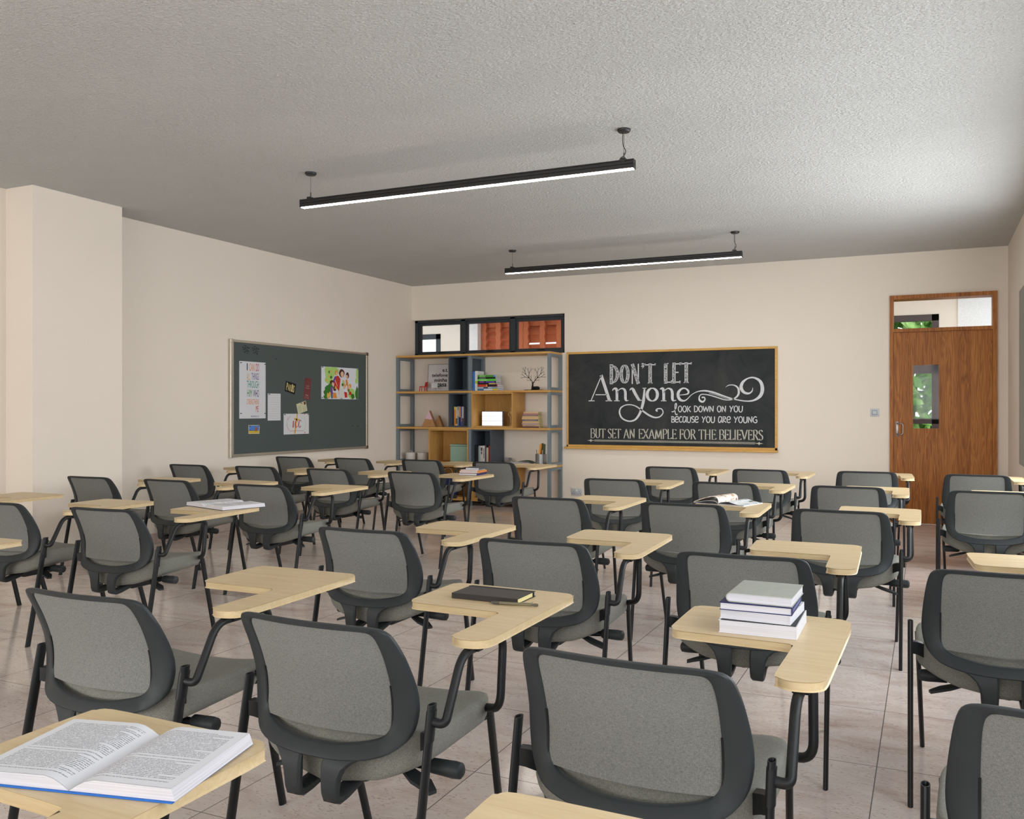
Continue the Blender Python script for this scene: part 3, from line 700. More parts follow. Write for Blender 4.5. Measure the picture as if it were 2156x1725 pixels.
# top tier, right: two upright, eight lying
book(-5.627, 10.92, 1.567, .034, .19, .262, solid(64, 120, 196), 'up', 'upright blue book leaning left of the white one, top shelf of the bookcase')
book(-5.589, 10.92, 1.567, .040, .19, .268, WH, 'up', 'upright white book with a lime patch, beside the blue book on the top shelf', None, 'book', [((.36, .0, .50, 1), 0)], text=[solid(180, 204, 60)])
ST = [(.31, .028, solid(70, 120, 170), 'white, blue and yellow spine, bottom of the colourful stack', [((.3, .1, .72, .9), 0), ((.72, .1, 1, .9), 1)], [solid(206, 214, 220), solid(206, 190, 50)]),
      (.31, .025, solid(168, 182, 190), 'pale grey spine, second from the bottom of the colourful stack', [((.28, .1, .5, .9), 0), ((.7, .25, .95, .75), 1)], [solid(50, 70, 86), solid(120, 130, 140)]),
      (.30, .034, solid(196, 64, 40), 'red spine, third from the bottom of the colourful stack', [((.5, .05, .97, .95), 0), ((.42, .1, .55, .9), 1)], [solid(40, 30, 44), solid(222, 150, 80)]),
      (.275, .022, BK, 'black and tan spine, right under the purple book', [((.62, .1, .98, .9), 0)], [solid(200, 184, 110)]),
      (.275, .026, solid(48, 26, 70), 'purple spine, fourth from the top of the colourful stack', [((.1, .2, .35, .8), 0), ((.45, .2, .92, .8), 1)], [solid(150, 60, 170), solid(110, 70, 190)]),
      (.275, .030, solid(92, 204, 72), 'bright green spine, third from the top of the colourful stack', [((.1, .3, .5, .7), 0)], [solid(170, 230, 150)]),
      (.27, .026, BK, 'plain black spine, second from the top of the colourful stack', [((.1, .4, .45, .65), 0)], [solid(180, 180, 180)]),
      (.265, .028, solid(70, 150, 50), 'green and blue spine, topmost of the colourful stack', [((.1, .25, .45, .75), 0), ((.9, .1, 1, .9), 1)], [solid(160, 210, 120), solid(90, 140, 220)])]
z = 1.567
for w, h, c, l, ex, tx in ST:
    book(-5.566+w/2+random.uniform(0, .006), 10.90, z, w, .17, h-.0012, c, 'flat', 'lying book with '+l, 'colourful lying books on the top shelf', 'book', ex, spine='-y', text=tx); z += h-.001
# second tier, left cubby: nine upright
z0 = BT[2]+.0205
UP = [(.020, .275, (40, 56, 80)), (.024, .262, (226, 140, 40)), (.026, .258, (214, 190, 160)), (.024, .268, (120, 150, 164)), (.028, .262, (222, 150, 84)), (.020, .262, (60, 96, 176)), (.026, .262, (204, 196, 190)), (.022, .258, (70, 64, 72)), (.024, .25, (44, 52, 60))]
x = -5.975
nm = ['dark blue', 'orange and yellow', 'pale tan', 'blue-grey', 'orange and navy', 'royal blue', 'off-white', 'dark plum', 'charcoal']
ex2 = [None, [((.85, 0, 1, 1), 0)], [((.1, 0, .4, 1), 1)], [((.5, .2, .8, .8), 2)], [((0, 0, .45, 1), 3)], [((.2, 0, .5, 1), 4)], [((0, 0, .4, 1), 5)], None, None]
tx2 = [solid(220, 214, 60), solid(120, 96, 76), solid(190, 206, 214), solid(30, 34, 84), solid(150, 120, 140), solid(92, 86, 92)]
for (w, h, c), n, e in zip(UP, nm, ex2):
    book(x+w/2, 10.965, z0, w-.001, .20, h, solid(*c), 'up', 'upright book with %s spine in the grey cubby, second shelf' % n, 'upright books in the second-shelf cubby', 'book', e, text=tx2 if e else None); x += w
# third tier, right cubby: seven upright
z0 = BT[3]+.0205; x = -5.622+.012
for (w, h, c), n in zip([(.028, .235, (22, 22, 26)), (.020, .215, (30, 28, 26)), (.028, .228, (140, 158, 162)), (.040, .226, (196, 186, 180)), (.030, .228, (206, 200, 198)), (.022, .232, (70, 70, 76)), (.032, .205, (204, 194, 170)), (.036, .232, (150, 50, 40))], ('black, leftmost', 'black, second', 'grey-green', 'pale with dark marks', 'white lettered', 'dark grey', 'cream, shorter', 'dark red')):
    e = [((.7, .2, .9, .8), 0), ((.5, .3, .66, .7), 0)] if 'marks' in n else ([((.25, .35, .85, .65), 0)] if 'lettered' in n else None)
    book(x+w/2, 10.93, z0, w-.001, .19, h, solid(*c), 'up', 'upright book with %s spine in the grey cubby, third shelf' % n, 'upright books in the third-shelf cubby', 'book', e, text=[solid(60, 58, 60)] if e else None); x += w
# second tier, right: old lying paperbacks
z = BT[2]+.001
OL = [(.235, .020, (96, 66, 64), 'dark brown'), (.235, .024, (190, 156, 122), 'tan'), (.238, .022, (172, 150, 148), 'greyish'), (.236, .026, (206, 172, 124), 'buff'), (.232, .026, (112, 104, 118), 'slate'), (.238, .020, (212, 178, 130), 'sand'), (.230, .024, (206, 170, 120), 'straw'), (.222, .018, (120, 108, 120), 'greyish purple'), (.205, .020, (176, 120, 116), 'faded red'), (.21, .022, (204, 174, 132), 'yellowed')]
for i, (w, h, c, n) in enumerate(OL):
    book(-4.784+random.uniform(-.006, .006), 10.90, z, w, .15, h-.0012, solid(*c), 'flat', 'old lying paperback with %s spine, number %s from the bottom of the stack' % (n, ['one', 'two', 'three', 'four', 'five', 'six', 'seven', 'eight', 'nine', 'ten'][i]), 'old paperbacks lying on the second shelf', 'book', [((.15, .3, .8, .7), 0)] if i in (1, 4, 7) else None, 'cream_pages', 0, '-y', text=[solid(150, 130, 120)]); z += h-.001
# ---- red toy chair, framed poster, white toy chair
z0 = BT[1]+.001
def toychair(x, y, h, w, c, label, rz=0, slim=False):
    t = thing('toy_chair', label, 'toy', (x, y, z0), rz); sh = h*.54; e = .010 if not slim else .005
    Shape().box((-w/2, -w*.45, sh-.012), (w/2, w*.45, sh), 0, .003).build('seat', c, t, None, True)
    s = Shape(); s.rings([[(-w/2, w*.38+q, sh+k), (w/2, w*.38+q, sh+k), (w/2, w*.38+q+.008, sh+k), (-w/2, w*.38+q+.008, sh+k)] for q, k in ((0, 0), (.004, (h-sh)*.5), (.014, h-sh))]); s.build('backrest', c, t, None, True)
    for a in (-1, 1):
        for b in (-1, 1): Shape().tube([(a*(w/2-e), b*w*.38, sh-.01), (a*(w/2-e/2), b*w*.42, 0)], e*.6, 8).build('leg', c, t, 40, True)
toychair(-6.50, 10.95, .135, .095, solid(196, 44, 40), 'small red toy chair on the top shelf', -.7)
toychair(-6.305, 10.93, .115, .085, solid(214, 214, 214), 'small white toy chair in front of the framed poster', .5, True)
t = thing('framed_poster', 'framed white poster with bold black words leaning at the back of the top shelf', 'picture', (-6.33, 11.08, z0))
lean = lambda x, y, z: (x, 11.075+y+(z-z0)*.10, z)
P0, P1, Q0, Q1 = -6.512, -6.10, z0, z0+.395
s = Shape()
for a, b in (((P0, Q0), (P0+.012, Q1)), ((P1-.012, Q0), (P1, Q1)), ((P0, Q0), (P1, Q0+.012)), ((P0, Q1-.012), (P1, Q1))):
    s.rings([[lean(x, y, z) for x, z in ((a[0], a[1]), (b[0], a[1]), (b[0], b[1]), (a[0], b[1]))] for y in (-.008, .008)])
s.build('frame', solid(178, 174, 172), t)
Shape().rings([[lean(x, y, z) for x, z in ((P0+.01, Q0+.01), (P1-.01, Q0+.01), (P1-.01, Q1-.01), (P0+.01, Q1-.01))] for y in (-.003, .006)]).build('print', solid(214, 212, 212), t)
f = lambda x, z: lean(x, -.0035, z)
def Z8(X, Y, y=11.08):
    return (-6.33+(X-590)*.00190, 1.568+(752-Y)*.001655)
for w, xa, xb, ya, yb in (('e.t.', 620, 666, 584, 556), ('telefone', 530, 666, 626, 597), ('minha', 554, 664, 669, 638), ('casa', 579, 661, 711, 683)):
    x0, q0 = Z8(xa, ya); x1, q1 = Z8(xb, yb); lettering(Shape(), w, f, (x0, q0, x1, q1), 0, .022).build('lettering', solid(16, 16, 18), t)
# ---- deer with branching antlers
t = thing('deer_figurine', 'black reclining deer figurine with tree-like antlers, top shelf', 'figurine', (-4.787, 10.93, z0)); blk = plain('matt_black_figure', (26, 26, 28), .6, .25)
Shape().box((-4.905, 10.89, z0), (-4.668, 10.97, z0+.008), 0, .003).build('base', blk, t)
s = Shape(); Y = 10.93
s.rings([[(x, Y+ry*math.cos(2*PI*k/12), zc+rz*math.sin(2*PI*k/12)) for k in range(12)] for x, zc, ry, rz in ((-4.812, z0+.022, .004, .010), (-4.800, z0+.030, .018, .022), (-4.770, z0+.030, .022, .022), (-4.735, z0+.032, .022, .022), (-4.708, z0+.030, .018, .020), (-4.695, z0+.024, .006, .010))])
s.tube([(-4.800, Y, z0+.03), (-4.797, Y-.002, z0+.06), (-4.792, Y-.006, z0+.088), (-4.790, Y-.012, z0+.100)], [.017, .012, .009, .010], 10)
s.tube([(-4.790, Y-.004, z0+.102), (-4.790, Y-.024, z0+.094), (-4.790, Y-.036, z0+.088)], [.0095, .008, .004], 10)
for sg in (-1, 1):
    s.tube([(-4.790+sg*.006, Y, z0+.104), (-4.790+sg*.026, Y, z0+.108)], [.004, .001], 6)
    s.tube([(-4.78+sg*.03, Y-.02, z0+.012), (-4.73+sg*.04, Y-.026, z0+.010)], [.007, .004], 6)
s.build('body', blk, t, 50)
s = Shape()
def antler(p, a, l, d, sg):
    q = (p[0]+sg*math.sin(a)*l, p[1]+random.uniform(-.006, .006), p[2]+math.cos(a)*l); m = ((p[0]+q[0])/2+sg*.004*math.cos(a), p[1], (p[2]+q[2])/2-.004*math.sin(a))
    s.tube([p, m, q], [.0020+.0011*d, .0017+.0010*d, .0014+.0007*d], 5)
    if d > 0:
        for da in ((-.42, .36) if d < 3 else (-.38, .30)): antler(q, a+da*random.uniform(.8, 1.2), l*.76, d-1, sg)
for sg in (-1, 1):
    p = (-4.790+sg*.006, Y, z0+.105); q = (-4.790+sg*.060, Y, z0+.165); r = (-4.790+sg*.105, Y, z0+.215)
    s.tube([p, (-4.790+sg*.025, Y, z0+.13), q, r], [.005, .0046, .004, .0032], 6)
    antler(r, .30, .045, 2, sg); antler(r, .95, .040, 1, sg); antler(q, 1.30, .055, 2, sg); antler(q, -.05, .062, 2, sg); antler((-4.790+sg*.025, Y, z0+.13), 1.42, .04, 1, sg); antler((-4.790+sg*.025, Y, z0+.13), .15, .04, 1, sg)
s.build('antlers', blk, t)
# ---- wooden mountains
z0 = BT[2]+.001; wdm = wood('beech_block', (196, 152, 108), (170, 122, 80), (30, 30, 4), .6, .2)
t = thing('wooden_mountain', 'larger wooden mountain ornament with a pink peak, second shelf', 'ornament', (-6.38, 10.92, z0)); pinkm = solid(224, 184, 200)
def tri(s, ax, az, bx, cx, y0, y1, m=0): s.rings([[(bx, y, z0), (cx, y, z0), (ax, y, az)] for y in (y0, y1)], True, True, m)
s = Shape(); tri(s, -6.388, z0+.228, -6.510, -6.288, 10.92, 10.975); s.build('block', wdm, t)
s = Shape(); y = 10.9194; k = lambda x, z: (x, y, z)
s.add([k(-6.388, z0+.2275), k(-6.448, z0+.115), k(-6.425, z0+.105), k(-6.405, z0+.112), k(-6.385, z0+.098), k(-6.365, z0+.104), k(-6.334, z0+.104)], [(0, 1, 2, 3, 4, 5, 6)]); s.build('pink_peak', pinkm, t)
t = thing('wooden_mountain', 'smaller plain wooden mountain ornament behind the pink-peaked one', 'ornament', (-6.26, 11.02, z0))
s = Shape(); tri(s, -6.283, z0+.157, -6.372, -6.215, 11.0, 11.055); s.build('block', wdm, t)
# ---- light box, wooden figure
z0 = BT[2]+.020
t = thing('light_box', 'glowing white light box with three rows in the oak cubby', 'light box', (-5.40, 10.95, z0)); lb = glow('light_box_face', (246, 248, 255), 1.15)
Shape().box((-5.560, 10.935, z0), (-5.246, 10.985, z0+.200), 0, .004).build('case', solid(150, 150, 154), t)
for i in range(3): Shape().box((-5.554, 10.930, z0+.006+i*.0640), (-5.252, 10.9365, z0+.006+i*.0640+.0570)).build('lit_row', lb, t)
t = thing('artist_mannequin', 'small jointed wooden artist figure standing in the oak cubby', 'figurine', (-5.085, 10.86, z0)); bw = wood('pale_beech', (222, 188, 130), (200, 160, 104), (20, 20, 6), .5, .3); X, Y = -5.083, 10.87
Shape().lathe([(.030, 0), (.030, .010), (.026, .013)], (X, Y, z0), 20).build('base', bw, t, 40)
s = Shape(); s.tube([(X, Y, z0+.012), (X, Y, z0+.13)], .0022, 8); s.build('rod', wire, t)
s = Shape()
for sg in (-1, 1):
    s.tube([(X+sg*.010, Y, z0+.135), (X+sg*.011, Y-.002, z0+.105), (X+sg*.012, Y, z0+.078)], [.0075, .008, .005], 10); s.tube([(X+sg*.012, Y, z0+.076), (X+sg*.012, Y, z0+.05), (X+sg*.012, Y, z0+.020)], [.005, .0062, .0038], 10); s.tube([(X+sg*.012, Y+.006, z0+.017), (X+sg*.012, Y-.016, z0+.016)], [.005, .004], 8)
    if sg < 0: s.tube([(X-.018, Y, z0+.198), (X-.040, Y-.004, z0+.165), (X-.042, Y-.004, z0+.16)], [.005, .0045, .004], 8); s.tube([(X-.042, Y-.004, z0+.16), (X-.022, Y-.012, z0+.128)], [.004, .003], 8)
    else: s.tube([(X+.018, Y, z0+.198), (X+.024, Y, z0+.160), (X+.024, Y-.004, z0+.120)], [.005, .0045, .003], 8)
s.tube([(X, Y, z0+.140), (X, Y, z0+.155)], [.015, .012], 12); s.tube([(X, Y, z0+.158), (X, Y, z0+.185), (X, Y, z0+.204)], [.012, .019, .010], 12); s.tube([(X, Y, z0+.204), (X, Y, z0+.216)], .004, 8); s.tube([(X, Y, z0+.214), (X, Y, z0+.222), (X, Y, z0+.240), (X, Y, z0+.250)], [.005, .010, .011, .004], 12)
s.build('body', bw, t, 50)
# ---- canisters, mint box
z0 = BT[3]+.001; enam = plain('white_enamel', (214, 210, 206), .35, .5)
def canister(x, y, label):
    t = thing('canister', label, 'canister', (x, y, z0), 0, 'white canisters on the third shelf')
    Shape().lathe([(.070, 0), (.073, .004), (.073, .120)], (x, y, z0), 32).build('body', enam, t, 40)
    s = Shape(); s.lathe([(.077, .118), (.078, .124), (.074, .130), (.03, .136), (.002, .137)], (x, y, z0), 32); s.build('lid', enam, t, 40)
    Shape().tube([(x-.026*math.cos(a), y, z0+.134+.022*math.sin(a)) for a in [PI*i/8 for i in range(9)]], .0035, 8).build('handle', enam, t, 60)
canister(-6.708, 10.95, 'white lidded canister on the third shelf, left one by the wall'); canister(-6.518, 10.96, 'white lidded canister on the third shelf, right one beside the oak cubby')
t = thing('storage_box', 'mint green storage box with a lid in the oak cubby', 'box', (-5.86, 10.93, z0+.02)); mint = plain('mint_card', (142, 170, 152), .6, .3, 0, .03)
Shape().box((-6.014, 10.86, z0+.019), (-5.722, 11.06, z0+.232), 0, .003).build('body', mint, t); Shape().box((-6.018, 10.856, z0+.236), (-5.718, 11.064, z0+.258), 0, .003).build('lid', mint, t)
# ---- rolled paper, open book, tin with notebooks
t = tag(Shape().tube([(-5.285, 11.16, z0+.042), (-5.195, 11.06, z0+.042)], .040, 24, 0, False).tube([(-5.195, 11.06, z0+.042), (-5.285, 11.16, z0+.042)], .036, 24, 0, False).build('rolled_paper', solid(222, 220, 222), None, 60), 'white paper roll lying at the back of the third shelf', 'paper')
def open_book(name, label, cat, loc, rz, w, h, th, cover, mats, curl=.35, rows=True, lift=None):
    """open book: spine along y, page blocks arched either side"""
    t = thing(name, label, cat, loc, rz); s = Shape(); e = .004
    s.box((-w-e, -h/2-e, 0), (w+e, h/2+e, .0025)); s.build('cover', cover, t, None, True)
    for sg in (-1, 1):
        n = 12; prof = []
        for i in range(n+1):
            u = i/n; x = u*w; z = .003+th*(math.sin(min(u*PI*1.9, PI/2))**1.0)*(1-.10*u)-(0 if u < .97 else .0)
            prof.append((x, z))
        ext = .010   # the fore edge slopes outward to the cover
        s = Shape(); vs = [(sg*x, y, z) for y in (-h/2, h/2) for x, z in prof]; k = n+1
        q = Shape(); q.add(vs, [(i, i+1, k+i+1, k+i) for i in range(n)])
        s2 = Shape(); lo = [(0, .0026), (w+ext*.6, .0026)]
        s2.rings([[(sg*x, y, z-.0004) for x, z in prof]+[(sg*(w+ext*.7), y, .0027), (sg*.0005, y, .0027)] for y in (-h/2-.001, h/2+.001)])
        s2.build('page_block', M['pages'], t, 30, True)
        o = q.build('page', mats[0 if sg < 0 else 1], t, 60, True)
        me = o.data; uv = me.uv_layers.new(name='UVMap')
        for lp in me.loops:
            c = me.vertices[lp.vertex_index].co; uv.data[lp.index].uv = (abs(c.x)/w if sg > 0 else 1-abs(c.x)/w, (c.y+h/2)/h)
    return t
open_book('open_book', 'open book with white and green pages lying on the third shelf', 'book', (-5.00, 10.94, z0), -.35, .17, .21, .028, solid(226, 226, 230), (M['paper'], M['paper']))
q = tag(Shape().ribbon([(-.02, .02), (.04, .045), (.10, .046), (.16, .03)], .001, lambda a, b: (a, 0, b)).rings([[(-4.985+a, 10.86+a*.15, z0+b+.012+dz) for a, b in spline([(0, .026), (.05, .040), (.12, .038), (.19, .014)], 4)]+[(-4.985+a, 10.86+a*.15+.15, z0+b+.012+dz) for a, b in reversed(spline([(0, .026), (.05, .040), (.12, .038), (.19, .014)], 4))] for dz in (0, .003)]).build('booklet', solid(50, 84, 62)), 'dark green booklet bending over the open book on the third shelf', 'booklet')
t = thing('pencil_pot', 'ribbed grey metal pencil pot on the third shelf by the right post', 'pot', (-4.66, 10.90, z0)); pot = plain('ribbed_tin', (150, 152, 150), .35, .5, .7)
n = 60; s = Shape()
def rg(r, z): return [(-4.663+(r+.0016*(k % 2))*math.cos(2*PI*k/n), 10.90+(r+.0016*(k % 2))*math.sin(2*PI*k/n), z0+z) for k in range(n)]
s.rings([rg(.072, 0), rg(.072, .150), rg(.069, .150), rg(.069, .006)]); s.build('pot', pot, t, 30)
def inpot(nm, x, y, a, w, d, h, c, label, cat, group=None):
    o = Shape().box((-w/2, -d/2, 0), (w/2, d/2, h), 0, min(.003, w*.3)).build(nm, c); o.location = (x, y, z0+.012); o.rotation_euler = (0, a, 0); tag(o, label, cat, group)
inpot('notebook', -4.705, 10.925, .20, .016, .05, .285, solid(88, 104, 84), 'grey-green notebook leaning left in the pencil pot', 'notebook')
inpot('notebook', -4.688, 10.868, .14, .022, .05, .275, solid(226, 160, 76), 'orange notebook standing in the pencil pot', 'notebook')
inpot('notebook', -4.634, 10.925, .03, .020, .05, .270, solid(78, 98, 80), 'dark green notebook at the back right of the pencil pot', 'notebook')
def pencil(x, y, a, h, c, label):
    o = Shape().tube([(0, 0, 0), (0, 0, h-.012), (0, 0, h)], [.0035, .0035, .0008], 6).build('pencil', c); o.location = (x, y, z0+.010); o.rotation_euler = (.05, a, 0); tag(o, label, 'pencil', 'pencils in the pot')
pencil(-4.700, 10.895, -.12, .20, BK, 'thin black pencil sticking out left of the pencil pot'); pencil(-4.640, 10.875, .05, .20, solid(210, 170, 110), 'wooden pencil upright in the pencil pot'); pencil(-4.632, 10.86, .10, .205, solid(180, 120, 70), 'brown pencil leaning right in the pencil pot')
# ---- lower tier: basket and boxes half hidden by the chairs
z0 = BT[4]+.0195; X, Y = -6.06, 10.93
t = thing('blue_bag', 'dark blue bag with round tan handles in the low left oak cubby', 'bag', (X, Y, z0))
s = Shape(); s.rings([[(X+w*math.cos(2*PI*k/24)*1.0, Y+w*.5*math.sin(2*PI*k/24), z0+z) for k in range(24)] for z, w in ((0, .11), (.05, .13), (.26, .125), (.31, .12))]); s.build('body', solid(30, 40, 104), t, 40)
Shape().tube([(X+.07*math.cos(a), Y-.05, z0+.31+.08*math.sin(a)) for a in [PI*i/12 for i in range(13)]], .006, 8).build('handle', solid(196, 158, 110), t, 60)
o = tag(Shape().box((-5.60, 10.86, z0), (-5.36, 11.08, z0+.14), 0, .004).build('file_box', solid(44, 92, 66)), 'dark green file box in the low right oak cubby', 'box')
# ---------------------------------------------------------------- chalkboard
CB = thing('chalkboard', 'wide black chalkboard with white chalk lettering in a yellow oak frame', 'chalkboard', (-3.04, YB, 1.44))
def slate():
    k = N('chalky_slate'); a = k.noise(k.coords(), 2.2, 5, .65, .8); b = k.noise(k.coords('Object', (1, 1, 1)), 160, 2)
    f = k.math('ADD', k.math('MULTIPLY', a, .8), k.math('MULTIPLY', b, .2)); k.base(k.ramp(f, [(.32, lin(34, 39, 42)), (.68, lin(64, 66, 66))])); k.rough(.75, .25); return k.m
Shape().box((-4.395, YB-.016, .835), (-1.692, YB-.002, 2.056)).build('slate', slate(), CB)
yo = wood('yellow_oak_frame', (226, 182, 104), (198, 148, 72), (3, 40, 40), .45, .35)
s = Shape(); y0, y1 = YB-.030, YB-.001
s.box((-4.412, y0, 2.052), (-1.668, y1, 2.080), 0, .003); s.box((-4.412, y0, .81), (-4.390, y1, 2.054), 0, .003); s.box((-1.697, y0, .81), (-1.668, y1, 2.054), 0, .003); s.box((-4.412, y0, .81), (-1.668, y1, .842), 0, .003)
s.build('frame', yo, CB)
Shape().box((-4.432, YB-.075, .786), (-1.660, YB-.001, .812), 0, .004).build('chalk_ledge', yo, CB)
def chalkmat(name, rgb, thr):
    k = N(name); a = k.noise(k.coords(), 260, 3, .7); t = k.ramp(a, [(thr-.06, lin(*[c*.72 for c in rgb])), (thr+.06, lin(*rgb))]); k.base(t); k.rough(.9, .1); return k.m
chalk = chalkmat('white_chalk', (222, 224, 228), .42); chalk2 = chalkmat('cream_chalk', (204, 202, 188), .42)
def hatch():
    k = N('hatched_chalk'); w = k.noise(k.coords('Object', (150, 1, 42)), 1.0, 2); k.base(k.ramp(w, [(.46, lin(58, 60, 62)), (.50, lin(196, 198, 200))])); k.rough(.9, .1); return k.m
hat = hatch()
FY = YB-.0172
fc = lambda x, z: (x, FY, z)
fc2 = lambda x, z: (x, FY-.0008, z)
def arc(cx, cy, rx, ry, a0, a1, n=14): return [(cx+rx*math.cos(math.radians(a0+(a1-a0)*i/n)), cy+ry*math.sin(math.radians(a0+(a1-a0)*i/n))) for i in range(n+1)]
# pen-nib capitals: strokes in a unit box (height 1), serif positions
CAP = {
 'B': (.56, [[(.12, 0), (.12, 1)], [(.12, 1), (.3, 1)]+arc(.3, .77, .18, .23, 90, -90)+[(.12, .54)], [(.3, .54)]+arc(.32, .27, .22, .27, 90, -90)+[(.12, 0)]], [(.12, 0), (.12, 1)]),
 'U': (.62, [[(.12, 1), (.12, .3)]+arc(.31, .28, .19, .27, 180, 360)+[(.50, .3), (.50, 1)]], [(.12, 1), (.50, 1)]),
 'T': (.56, [[(.28, 0), (.28, 1)], [(.02, .985), (.54, .985)], [(.03, .98), (.03, .87)], [(.53, .98), (.53, .87)]], [(.28, 0)]),
 'S': (.46, [[(.40, .84)]+arc(.23, .76, .17, .23, 35, 190)+arc(.23, .25, .18, .25, 80, -150)[0:], ], []),
 'E': (.50, [[(.12, 0), (.12, 1)], [(.12, .985), (.44, .985)], [(.12, .52), (.36, .52)], [(.12, .015), (.47, .015)], [(.44, .98), (.44, .87)], [(.47, .02), (.47, .14)], [(.36, .60), (.36, .44)]], [(.12, 0), (.12, 1)]),
 'A': (.64, [[(.06, 0), (.31, 1)], [(.31, 1), (.58, 0)], [(.15, .36), (.46, .36)]], [(.06, 0), (.58, 0)]),
 'N': (.66, [[(.12, 0), (.12, 1)], [(.12, 1), (.54, 0)], [(.54, 0), (.54, 1)]], [(.12, 0), (.54, 1), (.10, 1)]),
 'X': (.60, [[(.06, 1), (.54, 0)], [(.06, 0), (.53, 1)]], [(.06, 0), (.06, 1), (.54, 0), (.53, 1)]),
 'M': (.78, [[(.09, 0), (.14, 1)], [(.14, 1), (.39, .05)], [(.39, .05), (.64, 1)], [(.64, 1), (.69, 0)]], [(.09, 0), (.69, 0)]),
 'P': (.50, [[(.12, 0), (.12, 1)], [(.12, 1), (.28, 1)]+arc(.28, .74, .19, .26, 90, -90)+[(.12, .48)]], [(.12, 0), (.12, 1)]),
 'L': (.48, [[(.12, 0), (.12, 1)], [(.12, .015), (.45, .015)], [(.45, .02), (.45, .15)]], [(.12, 0), (.12, 1)]),
 'F': (.47, [[(.12, 0), (.12, 1)], [(.12, .985), (.44, .985)], [(.12, .52), (.36, .52)], [(.44, .98), (.44, .86)], [(.36, .60), (.36, .44)]], [(.12, 0), (.12, 1)]),
 'O': (.70, [arc(.35, .5, .28, .5, 90, 450, 24)], []),
 'R': (.58, [[(.12, 0), (.12, 1)], [(.12, 1), (.28, 1)]+arc(.28, .76, .18, .24, 90, -90)+[(.12, .52)], [(.27, .52), (.54, 0)]], [(.12, 0), (.12, 1), (.54, 0)]),
 'H': (.66, [[(.12, 0), (.12, 1)], [(.54, 0), (.54, 1)], [(.12, .52), (.54, .52)]], [(.12, 0), (.12, 1), (.54, 0), (.54, 1)]),
 'I': (.26, [[(.13, 0), (.13, 1)]], [(.13, 0), (.13, 1)]),
 'V': (.62, [[(.05, 1), (.31, 0)], [(.31, 0), (.57, 1)]], [(.05, 1), (.57, 1)]),
 'D': (.62, [[(.12, 0), (.12, 1)], [(.12, 1), (.26, 1)]+arc(.26, .5, .28, .5, 90, -90)+[(.12, 0)]], [(.12, 0), (.12, 1)]),
}
def nib(pts, T, t):
    ws = []
    for i in range(len(pts)):
        a, b = pts[max(i-1, 0)], pts[min(i+1, len(pts)-1)]; ang = math.atan2(b[1]-a[1], b[0]-a[0])
        ws.append(max(t, T*abs(math.sin(ang-math.radians(18)))))
    return ws
def serif_word(s, word, x0, z0, x1, h, T, t, f, sw=.13):
    tot = sum(CAP[c][0] for c in word); k = (x1-x0)/tot; x = x0
    for c in word:
        w, st, se = CAP[c]
        for q in st:
            P = [(x+px*k, z0+pz*h) for px, pz in q]; s.ribbon(P, nib(P, T, t), f)
        for px, pz in se: s.ribbon([(x+px*k-sw*h*.5, z0+pz*h), (x+px*k+sw*h*.5, z0+pz*h)], t*.9, f)
        x += w*k
s = Shape()
for w, a, b in (('BUT', -4.082, -3.868), ('SET', -3.836, -3.655), ('AN', -3.62, -3.462), ('EXAMPLE', -3.42, -2.914), ('FOR', -2.88, -2.668), ('THE', -2.632, -2.410), ('BELIEVERS', -2.378, -1.838)):
    s = Shape(); serif_word(s, w, a, .934, b, .123, .0150, .0052, fc); s.build('chalk_lettering', chalk2, CB)
s = Shape(); s.ribbon([(-4.02, .909), (-1.93, .905)], .004, fc); s.ribbon([(-4.03, .899), (-1.93, .894)], .005, fc); s.ribbon([(-4.02, .890), (-1.935, .884)], .003, fc)
for cx, cz in ((-4.072, .899), (-1.885, .893)):
    s.add([fc(cx-.055, cz), fc(cx-.012, cz+.006), fc(cx, cz+.021), fc(cx+.012, cz+.006), fc(cx+.05, cz), fc(cx+.012, cz-.006), fc(cx, cz-.021), fc(cx-.012, cz-.006)], [tuple(range(8))])
s.build('chalk_underline', chalk2, CB)
